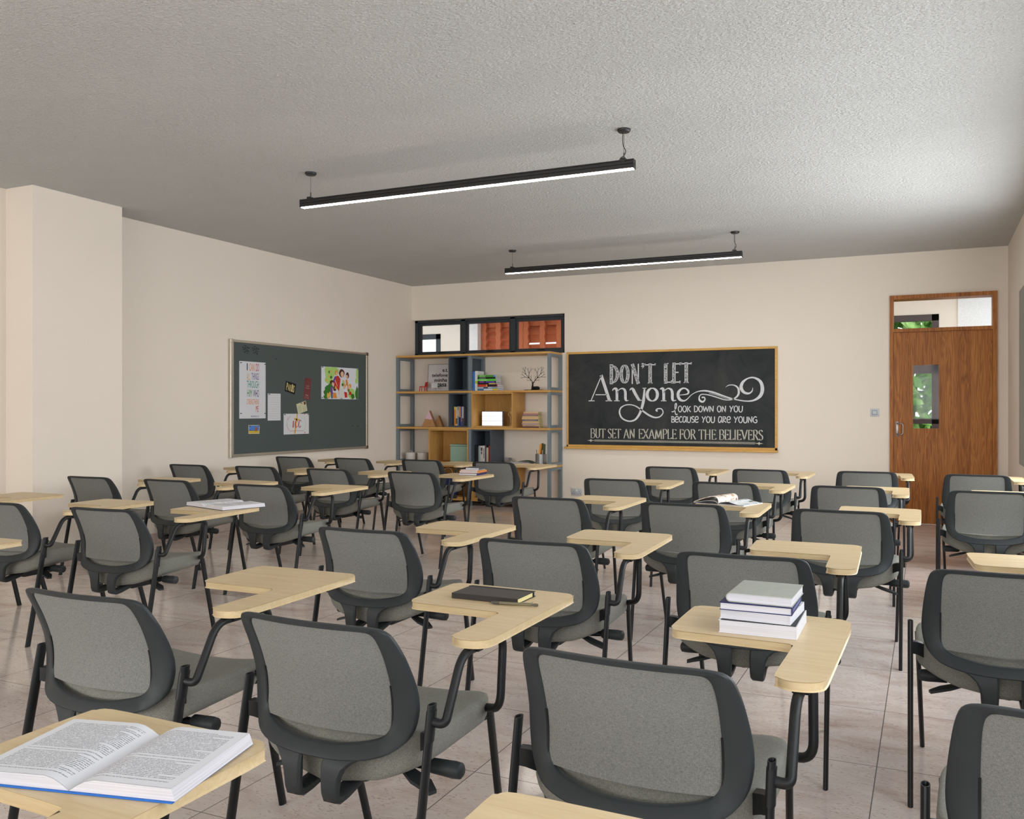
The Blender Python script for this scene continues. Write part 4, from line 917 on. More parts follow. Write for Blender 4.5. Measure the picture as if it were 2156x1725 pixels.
# DON'T LET : condensed hatched block capitals with white outlines
def block(word, xs, z0, z1):
    for c, (a, b) in zip(word, xs):
        W_, H_ = b-a, z1-z0; T = .044; k = lambda u, v: (a+u*W_, z0+v*H_); q = T/W_/2; qz = .016/H_
        st = {'D': [[k(q, 0), k(q, 1)], [k(q, 1-qz)]+[k(q+(1-2*q)*math.sin(x)**.8 if False else q+(1-2*q)*math.sin(x), .5+(.5-qz)*math.cos(x)) for x in [PI*i/14 for i in range(15)]]],
              'O': [[k(.5+(.5-q)*math.cos(x), .5+(.5-qz)*math.sin(x)) for x in [2*PI*i/28 for i in range(29)]]],
              'N': [[k(q, 0), k(q, 1)], [k(q, 1), k(1-q, 0)], [k(1-q, 0), k(1-q, 1)]],
              'T': [[k(.5, 0), k(.5, 1)], [k(0, 1-qz), k(1, 1-qz)], [k(.02, 1), k(.04, .90)], [k(.98, 1), k(.96, .90)], [k(.5-q*1.4, qz*.5), k(.5+q*1.4, qz*.5)]],
              'L': [[k(q, 0), k(q, 1)], [k(0, qz), k(1, qz)], [k(.96, .0), k(.98, .14)], [k(0, 1-qz*.5), k(q*2.6, 1-qz*.5)]],
              'E': [[k(q, 0), k(q, 1)], [k(0, qz), k(1, qz)], [k(0, 1-qz), k(1, 1-qz)], [k(q, .53), k(.8, .53)], [k(.97, .0), k(.98, .12)], [k(.97, 1), k(.98, .88)]]}[c]
        for i, P in enumerate(st):
            ln = math.hypot(P[-1][0]-P[0][0], P[-1][1]-P[0][1]); thick = (c in 'DNTLE' and i == 0) or (c == 'N')
            if c == 'O' or (c == 'D' and i == 1): ws = [max(.012, T*abs(math.sin(math.atan2(P[min(j+1, len(P)-1)][1]-P[max(j-1, 0)][1], P[min(j+1, len(P)-1)][0]-P[max(j-1, 0)][0])))) for j in range(len(P))]
            else: ws = [(.016 if (c == 'N' and i != 1) else T) if thick else .015]*len(P)
            so.ribbon(P, ws, fc)
            ins = [max(w-.012, 0) for w in ws]
            if max(ins) > .01:
                if len(P) == 2: d = .007/max(ln, .01); P = [(P[0][0]+(P[1][0]-P[0][0])*d, P[0][1]+(P[1][1]-P[0][1])*d), (P[1][0]-(P[1][0]-P[0][0])*d, P[1][1]-(P[1][1]-P[0][1])*d)]
                sh.ribbon(P, ins, fc2)
so, sh = Shape(), Shape()
block('DONT', ((-3.808, -3.680), (-3.673, -3.536), (-3.522, -3.396), (-3.332, -3.190)), 1.644, 1.904)
so.ribbon(spline([(-3.378, 1.868), (-3.356, 1.880), (-3.346, 1.896), (-3.362, 1.906), (-3.372, 1.894)], 4), .014, fc); so.ribbon(spline([(-3.346, 1.896), (-3.348, 1.868), (-3.368, 1.842)], 4), [.012]*5+[.009, .007, .005, .002], fc)
so.build('chalk_lettering', chalk, CB); sh.build('chalk_hatching', hat, CB); so, sh = Shape(), Shape()
block('LET', ((-3.078, -2.978), (-2.970, -2.868), (-2.856, -2.722)), 1.644, 1.908)
so.build('chalk_lettering', chalk, CB); sh.build('chalk_hatching', hat, CB)
# Anyone, with its flourishes
s = Shape()
def brush(pts, ws, k=5):
    P = spline(pts, k); n = len(P); Wd = [lerp(list(zip([i/(len(ws)-1) for i in range(len(ws))], ws)), i/(n-1)) for i in range(n)]; s.ribbon(P, Wd, fc)
s.ribbon([(-4.070, 1.427), (-3.922, 1.762)], .013, fc); s.ribbon([(-3.928, 1.765), (-3.811, 1.426)], .042, fc); s.ribbon([(-4.005, 1.507), (-3.846, 1.506)], .012, fc); s.ribbon([(-4.105, 1.426), (-4.02, 1.426)], .012, fc); s.ribbon([(-3.865, 1.425), (-3.775, 1.425)], .012, fc)
brush([(-3.77, 1.557), (-3.758, 1.580), (-3.728, 1.584), (-3.711, 1.556), (-3.709, 1.426)], [.010, .014, .022, .034, .036, .036, .036]); brush([(-3.709, 1.526), (-3.682, 1.568), (-3.642, 1.586), (-3.608, 1.571), (-3.594, 1.532), (-3.592, 1.455), (-3.581, 1.428), (-3.548, 1.430)], [.008, .012, .016, .030, .036, .036, .022, .006]); s.ribbon([(-3.748, 1.425), (-3.672, 1.424)], .011, fc)
brush([(-3.534, 1.559), (-3.520, 1.580), (-3.492, 1.575), (-3.463, 1.522), (-3.408, 1.430)], [.009, .014, .030, .040, .038, .034]); s.ribbon([(-3.412, 1.430), (-3.372, 1.430)], .012, fc)
brush([(-3.335, 1.588), (-3.349, 1.427), (-3.377, 1.317), (-3.413, 1.235), (-3.47, 1.173), (-3.556, 1.159), (-3.642, 1.2), (-3.674, 1.276), (-3.649, 1.338), (-3.57, 1.373), (-3.47, 1.361), (-3.384, 1.31), (-3.285, 1.242), (-3.201, 1.208), (-3.131, 1.219), (-3.09, 1.27), (-3.111, 1.317), (-3.159, 1.32), (-3.18, 1.301), (-3.162, 1.287)], [.020, .038, .034, .030, .024, .018, .020, .022, .020, .014, .014, .016, .022, .024, .018, .016, .014, .014, .016, .022, .020])
s.ribbon([(-3.362, 1.585), (-3.312, 1.587)], .012, fc)
P = arc(-3.232, 1.503, .068, .082, 90, 450, 32); s.ribbon(P, [.012+.028*abs(math.cos(math.radians(90+360*i/32))) for i in range(33)], fc)
brush([(-3.131, 1.572), (-3.105, 1.580), (-3.084, 1.554), (-3.081, 1.423)], [.012, .020, .034, .036, .036, .036]); brush([(-3.081, 1.521), (-3.059, 1.562), (-3.021, 1.580), (-2.985, 1.565), (-2.970, 1.526), (-2.968, 1.450), (-2.957, 1.425), (-2.917, 1.427)], [.008, .012, .016, .030, .036, .036, .022, .006]); s.ribbon([(-3.118, 1.422), (-3.046, 1.421)], .011, fc)
brush([(-2.886, 1.495), (-2.829, 1.498), (-2.768, 1.511), (-2.764, 1.547), (-2.802, 1.578), (-2.849, 1.573), (-2.888, 1.532), (-2.893, 1.479), (-2.868, 1.435), (-2.822, 1.421), (-2.781, 1.438), (-2.72, 1.498), (-2.64, 1.537), (-2.546, 1.545), (-2.44, 1.522), (-2.308, 1.475), (-2.191, 1.439), (-2.049, 1.414), (-1.947, 1.424), (-1.871, 1.478), (-1.846, 1.562), (-1.871, 1.653), (-1.947, 1.701), (-2.024, 1.692), (-2.085, 1.643), (-2.103, 1.578), (-2.068, 1.523), (-2.011, 1.508), (-1.97, 1.537), (-1.962, 1.579)], [.008, .010, .018, .026, .016, .022, .036, .038, .034, .020, .012, .008, .012, .020, .024, .018, .014, .014, .022, .040, .044, .036, .020, .016, .034, .042, .032, .022, .014, .004])
brush([(-2.593, 1.461), (-2.562, 1.463), (-2.551, 1.436), (-2.579, 1.407), (-2.618, 1.426), (-2.623, 1.47), (-2.593, 1.501), (-2.506, 1.493), (-2.4, 1.462), (-2.308, 1.433), (-2.23, 1.432), (-2.165, 1.461), (-2.132, 1.513), (-2.143, 1.578), (-2.191, 1.612), (-2.256, 1.612), (-2.293, 1.587)], [.020, .016, .016, .022, .026, .018, .012, .012, .014, .014, .010, .014, .022, .026, .020, .012, .010, .003])
s.ribbon(spline([(-2.50, 1.513), (-2.40, 1.488), (-2.30, 1.452), (-2.22, 1.440)], 5), .005, fc)
s.build('chalk_lettering', chalk, CB)
# handwritten lines (single-width strokes)
HW = {
 'O': (.62, [arc(.30, .5, .24, .48, 100, 470, 20)]), 'K': (.56, [[(.08, 0), (.10, 1)], [(.50, .95), (.11, .42)], [(.18, .5), (.52, .02)]]),
 'D': (.62, [[(.10, .02), (.10, .98)], [(.02, .98), (.3, .96), (.52, .72), (.54, .4), (.40, .1), (.06, .02)]]), 'W': (.86, [[(.05, .98), (.18, .0)], [(.18, .0), (.42, .88)], [(.42, .88), (.62, .0)], [(.62, .0), (.82, .98)]]),
 'N': (.64, [[(.08, 0), (.10, 1)], [(.10, .98), (.51, .02)], [(.51, 0), (.54, 1)]]), 'Y': (.58, [[(.05, .98), (.27, .48)], [(.54, 1), (.27, .48), (.18, 0)]]), 'U': (.60, [[(.08, .98), (.08, .3), (.18, .03), (.38, .03), (.50, .3), (.52, .98)]]),
 'l': (.62, [[(-.25, .05), (.05, .1), (.35, .65), (.45, 1.2), (.36, 1.42), (.24, 1.2), (.22, .3), (.30, -.32), (.46, -.42), (.56, -.3)]]),
 'b': (.52, [[(.12, .98), (.08, .02)], [(.02, .96), (.36, .90), (.40, .62), (.12, .5), (.44, .40), (.44, .10), (.06, .02)]]), 'e': (.56, [[(.06, .46), (.46, .56), (.44, .92), (.2, .96), (.06, .6), (.1, .16), (.3, .02), (.5, .14)]]),
 'c': (.50, [[(.46, .86), (.26, .98), (.08, .7), (.06, .3), (.22, .03), (.46, .16)]]), 'a': (.58, [[(.46, .9), (.2, .98), (.06, .6), (.08, .14), (.26, .04), (.46, .5)], [(.48, .98), (.48, .2), (.56, .02)]]),
 's': (.46, [[(.42, .9), (.2, .98), (.06, .76), (.2, .55), (.4, .36), (.36, .08), (.06, .06)]]), 'R': (.54, [[(.08, 0), (.10, .98)], [(.04, .96), (.38, .9), (.40, .64), (.11, .5), (.50, .02)]]), 'G': (.62, [[(.52, .86), (.3, .98), (.08, .66), (.08, .24), (.3, .02), (.52, .14), (.52, .46), (.34, .46)]]),
 'A': (.58, [[(.46, .9), (.2, .98), (.06, .6), (.08, .14), (.26, .04), (.46, .5)], [(.48, .98), (.48, .2), (.56, .02)]]), ' ': (.38, []),
}
def hand(s, text, x0, x1, z0, h, w):
    tot = sum(HW[c][0] for c in text); k = (x1-x0)/tot; x = x0
    for c in text:
        wd, st = HW[c]
        for q in st:
            P = [(x+a*k, z0+b*h) for a, b in q]; s.ribbon(spline(P, 4) if len(P) > 4 else P, w, fc)
        x += wd*k
s = Shape(); hand(s, 'lOOK DOWN ON YOU', -2.955, -2.080, 1.278, .078, .0115); s.build('chalk_lettering', chalk, CB); s = Shape(); hand(s, 'becaUse YOU aRe YOUNG', -2.986, -1.904, 1.145, .078, .0115)
s.build('chalk_lettering', chalk, CB)
# ---------------------------------------------------------------- pinboard on the left wall
PX = XL+.027
PB = thing('pinboard', 'large dark grey-green pinboard in an aluminium frame on the left wall', 'pinboard', (XL, 8.73, 1.43))
Shape().box((XL+.002, 7.47, .81), (PX, 10.0, 2.05)).build('felt_panel', plain('grey_green_felt', (84, 92, 91), .85, .15, 0, .05, 240), PB)
alu = plain('brushed_aluminium', (206, 198, 184), .32, .5, .75); s = Shape(); a, b = XL+.001, XL+.036
for p, q in (((7.431, .792), (7.482, 2.068)), ((9.995, .792), (10.037, 2.068)), ((7.46, 2.040), (10.01, 2.068)), ((7.46, .792), (10.01, .822))): s.box((a, p[0], p[1]), (b, q[0], q[1]), 0, .005)
s.build('frame', alu, PB)
for y in (7.452, 10.017):
    for z in (.808, 2.052): Shape().box((a, y-.022, z-.022), (XL+.0385, y+.022, z+.022), 0, .006).build('corner_cap', alu if y < 8 else solid(96, 74, 62, .4), PB)
PAP = PX+.0012
fl = lambda d: (lambda y, z: (PAP+d, y, z))
def sheet(name, c, label, cat, mat, d=0):
    """flat card pinned at corners c (y, z)"""
    cy = sum(p[0] for p in c)/len(c); cz = sum(p[1] for p in c)/len(c)
    t = thing(name, label, cat, (PX, cy, cz)); s = Shape(); s.rings([[(PX+.0004+d+q, y, z) for y, z in c] for q in (0, .0009)]); s.build('sheet', mat, t); return t
white = M['paper']
t = sheet('poster', [(7.572, 1.84), (7.999, 1.84), (7.999, 1.209), (7.572, 1.209)], 'tall white poster with a colourful hand-lettered motto, left on the pinboard', 'poster', white)
CO = {'navy': (46, 44, 96), 'or': (226, 130, 50), 'red': (196, 50, 56), 'gold': (230, 176, 80), 'violet': (96, 70, 140), 'teal': (26, 140, 128), 'green': (70, 140, 60)}
def words(rows, f, t, d):
    for wd, col, y0, y1, z0, z1 in rows:
        s = Shape(); lettering(s, wd, f, (y0, z0, y1, z1), 0, 0); s.build('lettering', solid(*col), t)
words((('I', CO['navy'], 7.690, 7.704, 1.742, 1.820), ('CAN', CO['or'], 7.730, 7.812, 1.738, 1.822), ('DO', CO['red'], 7.836, 7.888, 1.736, 1.822), ('ALL', CO['gold'], 7.692, 7.744, 1.634, 1.712), ('THINGS', CO['violet'], 7.768, 7.886, 1.640, 1.716),
       ('THROUGH', CO['teal'], 7.692, 7.886, 1.548, 1.628), ('HIM', CO['green'], 7.696, 7.772, 1.450, 1.532), ('WHO', CO['navy'], 7.794, 7.886, 1.448, 1.530), ('STRENGTHENS', CO['or'], 7.692, 7.886, 1.366, 1.424), ('ME', CO['red'], 7.836, 7.880, 1.282, 1.350), ('PHILIPPIANS 4:13', CO['violet'], 7.756, 7.886, 1.222, 1.242)), fl(.0006), t, 0)
t = sheet('ruled_sheet', [(8.035, 1.492), (8.258, 1.493), (8.258, 1.183), (8.035, 1.183)], 'white sheet with ruled lines of type beside the motto poster', 'paper', white)
s = Shape()
for i in range(11): s.ribbon([(8.052, 1.470-i*.026), (8.242, 1.470-i*.026)], .010, fl(.0006))
s.build('ruled_text', solid(206, 206, 210), t)
t = sheet('city_postcard', [(8.354, 1.647), (8.539, 1.612), (8.511, 1.486), (8.332, 1.525)], 'small tilted black card lettered PARIS, centre of the pinboard', 'card', solid(24, 24, 26))
def quad(c):
    A, B, C_, D_ = c
    return lambda u, v, d=.0006: (PAP+d,)+tuple((A[i]*(1-u)+B[i]*u)*(v)+(D_[i]*(1-u)+C_[i]*u)*(1-v) for i in (0, 1))
qd = quad([(8.354, 1.647), (8.539, 1.612), (8.511, 1.486), (8.332, 1.525)]); s = Shape()
for i, c in enumerate('PARIS'):
    lettering(s, c, qd, (.10+.165*i, .14+.02*(i % 2), .235+.165*i, .86-.05*(i % 3)), 0, .03)
s.build('lettering', solid(206, 190, 130), t)
mc = [(8.700, 1.693), (8.828, 1.690), (8.800, 1.424), (8.676, 1.440)]
t = sheet('leaflet', mc, 'narrow maroon leaflet with pale lettering pinned centre right', 'leaflet', solid(116, 62, 62))
q = quad(mc); s = Shape()
s.ribbon(spline([(.30, .60), (.38, .66), (.42, .58), (.52, .63), (.60, .60), (.68, .66), (.72, .58)], 4), .012, lambda u, v: q(u, v)); s.ribbon([(.22, .52), (.80, .515)], .012, lambda u, v: q(u, v)); s.ribbon([(.25, .20), (.72, .19)], .02, lambda u, v: q(u, v)); s.ribbon([(.18, .12), (.80, .11)], .008, lambda u, v: q(u, v)); s.ribbon([(.14, .06), (.84, .05)], .008, lambda u, v: q(u, v))
s.build('lettering', solid(206, 176, 172), t)
ic = [(8.311, 1.259), (8.780, 1.259), (8.780, 1.016), (8.312, 1.017)]
t = sheet('certificate', ic, 'white landscape sheet with red ICC lettering over a gold cross', 'certificate', white)
q = quad(ic); g = lambda u, v: q(u, v); g2 = lambda u, v: q(u, v, .0010)
s = Shape(); s.add([g(.505, 1.0), g(.56, 1.0), g(.455, .02), g(.40, .02)], [(0, 1, 2, 3)]); s.add([g(.40, .79), g(.63, .72), g(.61, .66), g(.385, .72)], [(0, 1, 2, 3)]); s.build('gold_cross', solid(222, 176, 72), t)
s = Shape(); s.ribbon([(.38, .66), (.36, .32)], .035, g2)
for cx in (.49, .63): s.ribbon([(cx+.045*math.cos(a)+.012*math.sin(a), .50+.19*math.sin(a)) for a in [math.radians(40+i*290/16) for i in range(17)]], [.012+.022*abs(math.cos(math.radians(40+i*290/16))) for i in range(17)], g2)
s.build('lettering', solid(178, 40, 52), t); lettering(Shape(), 'International Christian Centre', g2, (.27, .145, .76, .19)).build('lettering', solid(178, 40, 52), t)
def arcword(word, cu, cv, ru, rv, a0, a1, sz, mat, flip):
    s = Shape(); n = len(word)
    for i, c in enumerate(word):
        a = math.radians(a0+(a1-a0)*(i+.5)/n); u, v = cu+ru*math.cos(a), cv+rv*math.sin(a); tx, ty = (-ru*math.sin(a), rv*math.cos(a)) if not flip else (ru*math.sin(a), -rv*math.cos(a)); L = math.hypot(tx, ty); tx, ty = tx/L, ty/L
        lettering(s, c, lambda p, r: g2(u+(p*tx-r*ty)*sz*.55, v+(p*ty+r*tx)*sz), (-.5, -.5, .5, .5))
    s.build('lettering', mat, t)
arcword('Connecting', .50, .52, .38, .48, 232, 128, .055, solid(190, 46, 60), True); arcword('Community', .50, .52, .38, .48, 52, -52, .055, solid(206, 188, 80), True)
s = Shape()
for u, v in ((.82, .985), (.83, .07)): s.poly([g2(u+.018*math.cos(a), v+.03*math.sin(a)) for a in [PI*i/5 for i in range(10)]])
s.build('red_dots', solid(196, 50, 66), t)
pc = [(8.539, 1.372), (8.716, 1.417), (8.749, 1.296), (8.573, 1.253)]
t = sheet('postcard', pc, 'small tilted cream postcard with a dark stamp above the ICC sheet', 'postcard', solid(206, 204, 168), .0016)
q = quad(pc); g = lambda u, v: q(u, v, .0024); s = Shape()
for i in range(6): s.ribbon([(.10, .72-i*.10), (.42, .72-i*.10)], .022, g); s.ribbon([(.55, .55-i*.09), (.90, .55-i*.09)], .018, g)
s.build('handwriting', solid(150, 148, 134), t); Shape().poly([g(.76, .95), g(.95, .95), g(.95, .66), g(.76, .66)]).build('stamp', solid(92, 54, 30), t)
lc = [(7.717, 1.136), (7.899, 1.135), (7.895, 1.036), (7.719, 1.039)]
t = sheet('seaside_postcard', lc, 'small landscape postcard with blue sky and a brown tower, low left', 'postcard', solid(216, 206, 170))
q = quad(lc); g = lambda u, v: q(u, v); g2 = lambda u, v: q(u, v, .0010)
Shape().poly([g(.04, .95), g(.96, .95), g(.96, .36), g(.04, .36)]).build('sky', solid(84, 130, 206), t); Shape().poly([g(.04, .36), g(.96, .36), g(.96, .06), g(.04, .06)]).build('sand', solid(206, 180, 70), t)
s = Shape(); s.poly([g2(.04, .36), g2(.55, .36), g2(.5, .42), g2(.3, .40), g2(.04, .44)]); s.build('sea', solid(40, 74, 120), t)
s = Shape(); s.poly([g2(.56, .30), g2(.80, .30), g2(.80, .62), g2(.74, .80), g2(.68, .72), g2(.64, .80), g2(.57, .60)]); s.build('tower', solid(150, 96, 66), t)
# illustration: a plain generic watercolour of seated figures among shrubs
il = [(9.025, 1.845), (9.815, 1.849), (9.815, 1.443), (9.025, 1.442)]
t = sheet('watercolour_print', il, 'colourful watercolour print of figures among green shrubs, right on the pinboard', 'picture', solid(226, 228, 236))
q = quad(il)
def blob(u, v, a, b, n=14, j=.12): return [(u+a*math.cos(2*PI*i/n)*(1+random.uniform(-j, j)), v+b*math.sin(2*PI*i/n)*(1+random.uniform(-j, j))) for i in range(n)]
def paint(nm, col, shapes, d):
    s = Shape()
    for i, pts in enumerate(shapes): s.poly([q(min(max(u, .005), .995), min(max(v, .005), .995), d+i*.00002) for u, v in pts])
    s.build(nm, solid(*col), t)
paint('pale_leaves', (176, 214, 120), [blob(.22, .80, .13, .20), blob(.34, .88, .12, .14), blob(.20, .60, .11, .14), blob(.14, .9, .05, .2), blob(.97, .85, .04, .2), blob(.80, .18, .10, .18), blob(.58, .5, .04, .1), blob(.95, .6, .04, .1)], .0006)
paint('dark_leaves', (60, 120, 44), [blob(.15, .22, .09, .18, 14, .3), blob(.22, .38, .07, .10, 14, .3), blob(.12, .06, .08, .07, 12, .3), blob(.97, .18, .05, .22, 14, .3), blob(.84, .09, .05, .09, 12, .3), blob(.52, .06, .05, .06, 12, .3), blob(.25, .68, .03, .05), blob(.20, .84, .02, .05), blob(.72, .30, .03, .06), blob(.56, .46, .03, .05)], .0010)
paint('orange_dots', (230, 180, 90), [blob(.24, .86, .025, .03), blob(.19, .70, .02, .03), blob(.14, .58, .02, .05), blob(.17, .10, .03, .09), blob(.22, .14, .025, .09)], .0014)
paint('white_robe', (222, 220, 214), [[(.50, .62), (.53, .4), (.60, .22), (.62, .03), (.42, .02), (.40, .3), (.48, .4)]], .0012)
paint('red_cloak', (196, 58, 46), [[(.37, .72), (.44, .74), (.50, .64), (.48, .40), (.46, .25), (.40, .34), (.32, .36), (.34, .55)], [(.60, .24), (.68, .22), (.69, .06), (.62, .05)], [(.74, .26), (.80, .24), (.81, .14), (.73, .14)]], .0016)
paint('purple_clothes', (120, 70, 160), [[(.23, .38), (.28, .38), (.30, .16), (.24, .16)], [(.30, .58), (.35, .72), (.38, .70), (.34, .5)]], .0018)
paint('orange_clothes', (224, 146, 62), [[(.64, .62), (.68, .64), (.71, .50), (.70, .42), (.65, .44)], [(.30, .20), (.38, .20), (.41, .03), (.29, .03)], [(.69, .44), (.72, .44), (.71, .28), (.69, .28)]], .0020)
paint('blue_clothes', (62, 110, 160), [[(.24, .16), (.29, .16), (.29, .02), (.25, .02)]], .0022)
paint('hair_brown', (82, 50, 34), [blob(.535, .82, .075, .13, 14, .05), blob(.69, .76, .045, .10, 14, .05), blob(.27, .52, .055, .07, 14, .05), blob(.345, .33, .045, .08, 14, .05)], .0024)
paint('hair_blond', (222, 160, 76), [blob(.385, .83, .04, .08, 14, .05), blob(.755, .42, .045, .07, 14, .05), blob(.61, .42, .035, .07, 14, .05), blob(.37, .36, .03, .05, 14, .05)], .0025)
paint('skin', (232, 188, 160), [blob(.545, .79, .045, .09, 14, .03), blob(.40, .80, .025, .06, 14, .03), blob(.67, .72, .03, .06, 14, .03), blob(.29, .47, .025, .06, 14, .03), blob(.60, .37, .03, .06, 14, .03), blob(.735, .38, .03, .06, 14, .03), [(.34, .60), (.36, .60), (.42, .42), (.41, .40)], [(.53, .60), (.56, .54), (.62, .58), (.62, .60), (.56, .57)], [(.44, .26), (.46, .26), (.48, .14), (.46, .14)]], .0027)
# push pins
pinm = plain('dark_pin', (58, 64, 70), .35, .5)
def pin0():
    t = thing('push_pin', 'dark push pin', 'push pin', (PX, 7.59, 1.82)); s = Shape()
    s.rings([[(x, r*math.cos(2*PI*k/10), r*math.sin(2*PI*k/10)) for k in range(10)] for x, r in ((0, .006), (.003, .006), (.005, .0035), (.012, .0035), (.014, .0055), (.016, .005))]); s.build('pin_body', pinm, t, 40, True); return t
pp = pin0(); used = [False]
def pin(y, z, label, group=None, d=.001):
    if not used[0]: used[0] = True; pp.location = (PX+d, y, z); pp['label'] = label; o = pp
    else: o = dup(pp, (PX+d, y, z), 0, label)
    if group: o['group'] = group
    return o
for y, z, w in ((7.592, 1.822, 'top left'), (7.984, 1.822, 'top right'), (7.592, 1.266, 'lower left'), (7.984, 1.266, 'lower right')): pin(y, z, 'dark push pin at the %s corner of the motto poster' % w, 'pins of the motto poster')
for y, z, w in ((8.055, 1.484, 'top of the ruled white sheet'), (8.368, 1.638, 'top corner of the PARIS card'), (8.725, 1.682, 'top of the maroon leaflet'), (8.326, 1.250, 'top left of the ICC sheet'), (8.765, 1.250, 'top right of the ICC sheet'), (9.040, 1.836, 'top left of the watercolour print'), (9.800, 1.838, 'top right of the watercolour print'), (9.040, 1.460, 'lower left of the watercolour print'), (7.735, 1.126, 'top left of the seaside postcard'), (7.885, 1.126, 'top right of the seaside postcard'), (8.625, 1.386, 'top of the cream postcard')):
    pin(y, z, 'dark push pin at the '+w, None, .004 if 'cream' in w else .001)
for i in range(11):
    for cx in (7.675, 7.83):
        a = i*2.4; r = .017*math.sqrt(i+.3); pin(cx+r*math.cos(a), 1.975+.85*r*math.sin(a), 'spare dark push pin in the %s cluster at the upper left of the pinboard' % ('left' if cx < 7.7 else 'right'), 'spare pins, %s cluster' % ('left' if cx < 7.7 else 'right'), 0)
pin(8.177, 1.893, 'lone dark push pin right of the spare pin clusters'); pin(9.674, 1.096, 'left one of two lone push pins low on the pinboard'); pin(9.797, 1.094, 'right one of two lone push pins low on the pinboard')
# ---------------------------------------------------------------- things on the writing tablets
TZ = .7225
bl = solid(36, 104, 190)
b = open_book('open_book', 'large open blue-covered book on the tablet at bottom left', 'book', (-1.203, 1.052, TZ), .225, .172, .230, .020, bl, (M['textpage'], text_page('printed_page_right', 44)))
open_book('open_book', 'open white book on a tablet in the left part of the room', 'book', (-3.835, 4.14, TZ), -.30, .205, .275, .022, solid(60, 62, 66), (M['textpage'], M['textpage']))
# black notebook, pen
t = thing('notebook', 'black notebook with an elastic band on a tablet', 'notebook', (-1.218, 2.477, TZ), -.005); lea = plain('black_leather', (38, 33, 30), .5, .35, 0, .08, 300)
s = Shape(); w, h, th = .112, .067, .0165
s.box((-w, -h, 0), (w, h, .002), 0, .0008); s.box((-w, -h, th-.002), (w, h, th), 0, .0008); s.box((-w, -h, 0), (w, -h+.003, th), 0, .0012); s.build('cover', lea, t, None, True)
Shape().box((-w+.003, -h+.003, .002), (w-.003, h-.003, th-.002)).build('page_block', M['cream_pages'], t, None, True)
s = Shape(); s.box((-w-.0008, h-.018, -.0), (w+.0008, h-.012, th+.0008)); s.build('elastic_band', solid(22, 24, 30), t, None, True)
t = thing('mechanical_pencil', 'dark olive mechanical pencil lying in front of the black notebook', 'pencil', (-1.110, 2.396, TZ+.0052), .16)
R = lambda pr: [[(x, r*math.cos(2*PI*k/14), r*math.sin(2*PI*k/14)) for k in range(14)] for x, r in pr]
s = Shape(); s.rings(R([(-.046, .0042), (-.046, .0046), (.048, .0046), (.052, .004)])); s.build('barrel', solid(112, 104, 80, .4), t, 40, True)
s = Shape(); s.rings(R([(-.068, .0034), (-.064, .0047), (-.046, .0047)])); s.build('grip', solid(78, 72, 66), t, 40, True)
s = Shape(); s.rings(R([(-.078, .0006), (-.073, .0010), (-.073, .0022), (-.068, .0036)])); s.build('tip', solid(92, 88, 78, .3), t, 40, True)
s = Shape(); s.rings(R([(.052, .0036), (.058, .0036), (.060, .0044), (.068, .0044), (.072, .0034)])); s.build('cap', solid(90, 84, 72, .3), t, 40, True)
Shape().box((.018, -.001, .0052), (.056, .001, .0062)).box((.052, -.001, .003), (.056, .001, .0062)).build('clip', solid(150, 146, 136, .3), t, None, True)
# stack of four books
a = -.03; zz = TZ
def stk(h, w, d, x, y, rz, cover, label, spine, extra=None, tx=None, pages='pages', ct=.002):
    global zz
    o = book(x, y, zz, w, d, h, cover, 'flat', label, 'books stacked on a tablet', 'book', extra, pages, rz, spine, ct, tx); zz += h+.0003; return o
wh = solid(214, 214, 219)
t = thing('book', 'thick white-edged book with a black cover, bottom of the tablet stack', 'book', (-.399, 2.438, zz), .01, 'books stacked on a tablet')
s = Shape(); s.box((-.098, -.104, 0), (.098, .104, .002)); s.box((.096, -.104, .002), (.098, .104, .033)); s.box((-.098, -.104, .031), (-.0955, .104, .033)); s.build('cover', wh, t, None, True)
Shape().box((-.0955, -.1035, .002), (.096, .1035, .0322)).build('page_block', M['pages'], t, None, True); Shape().box((-.0925, -.1015, .0322), (.0945, .1015, .0332)).build('black_cover_panel', solid(20, 22, 22), t, None, True); zz += .0335
stk(.023, .180, .196, -.402, 2.444, -.05, wh, 'white book, second from the bottom of the tablet stack', '+x')
o = Shape(); o.poly([(.05, .005, .0233), (.085, .02, .0233), (.088, .05, .0233), (.06, .035, .0233)]); o.build('green_print', solid(90, 150, 70), [q for q in bpy.data.objects if q.get('label') == 'white book, second from the bottom of the tablet stack'][0], None, True)
nv = stk(.020, .182, .196, -.405, 2.443, .005, solid(28, 30, 84), 'navy-covered book, third up in the tablet stack', '+x')
s = Shape()
for i in range(16): s.box((.0910, -.078+i*.0095, .006), (.0914, -.072+i*.0095, .0135))
s.build('spine_print', solid(120, 122, 168), nv, None, True)
gt = thing('book', 'grey hardback with rounded spine on top of the tablet stack', 'book', (-.396, 2.450, zz), -.02, 'books stacked on a tablet'); gm = solid(166, 170, 162)
s = Shape(); w, d, h = .084, .096, .024; prof = []
for i in range(9): 
    q = PI/2+PI*i/8; prof.append((-w+.011+.011*math.cos(q), h/2+(h/2)*math.sin(q)))
outer = [(w, h)]+prof+[(w, 0)]; inn = [(w, .002)]+[(-w+.011+.0095*math.cos(PI/2+PI*i/8), h/2+(h/2-.002)*math.sin(PI/2+PI*i/8)) for i in range(8, -1, -1)]+[(w, h-.002)]
pts = outer+inn; s.rings([[(x, y, z) for x, z in pts] for y in (-d, d)], True, False)
n = len(outer)
for base in (0, len(pts)):
    for i in range(n-1): s.f.append([base+i, base+i+1, base+len(pts)-2-i, base+len(pts)-1-i]); s.m.append(0)
s.build('cover', gm, gt, 40, True)
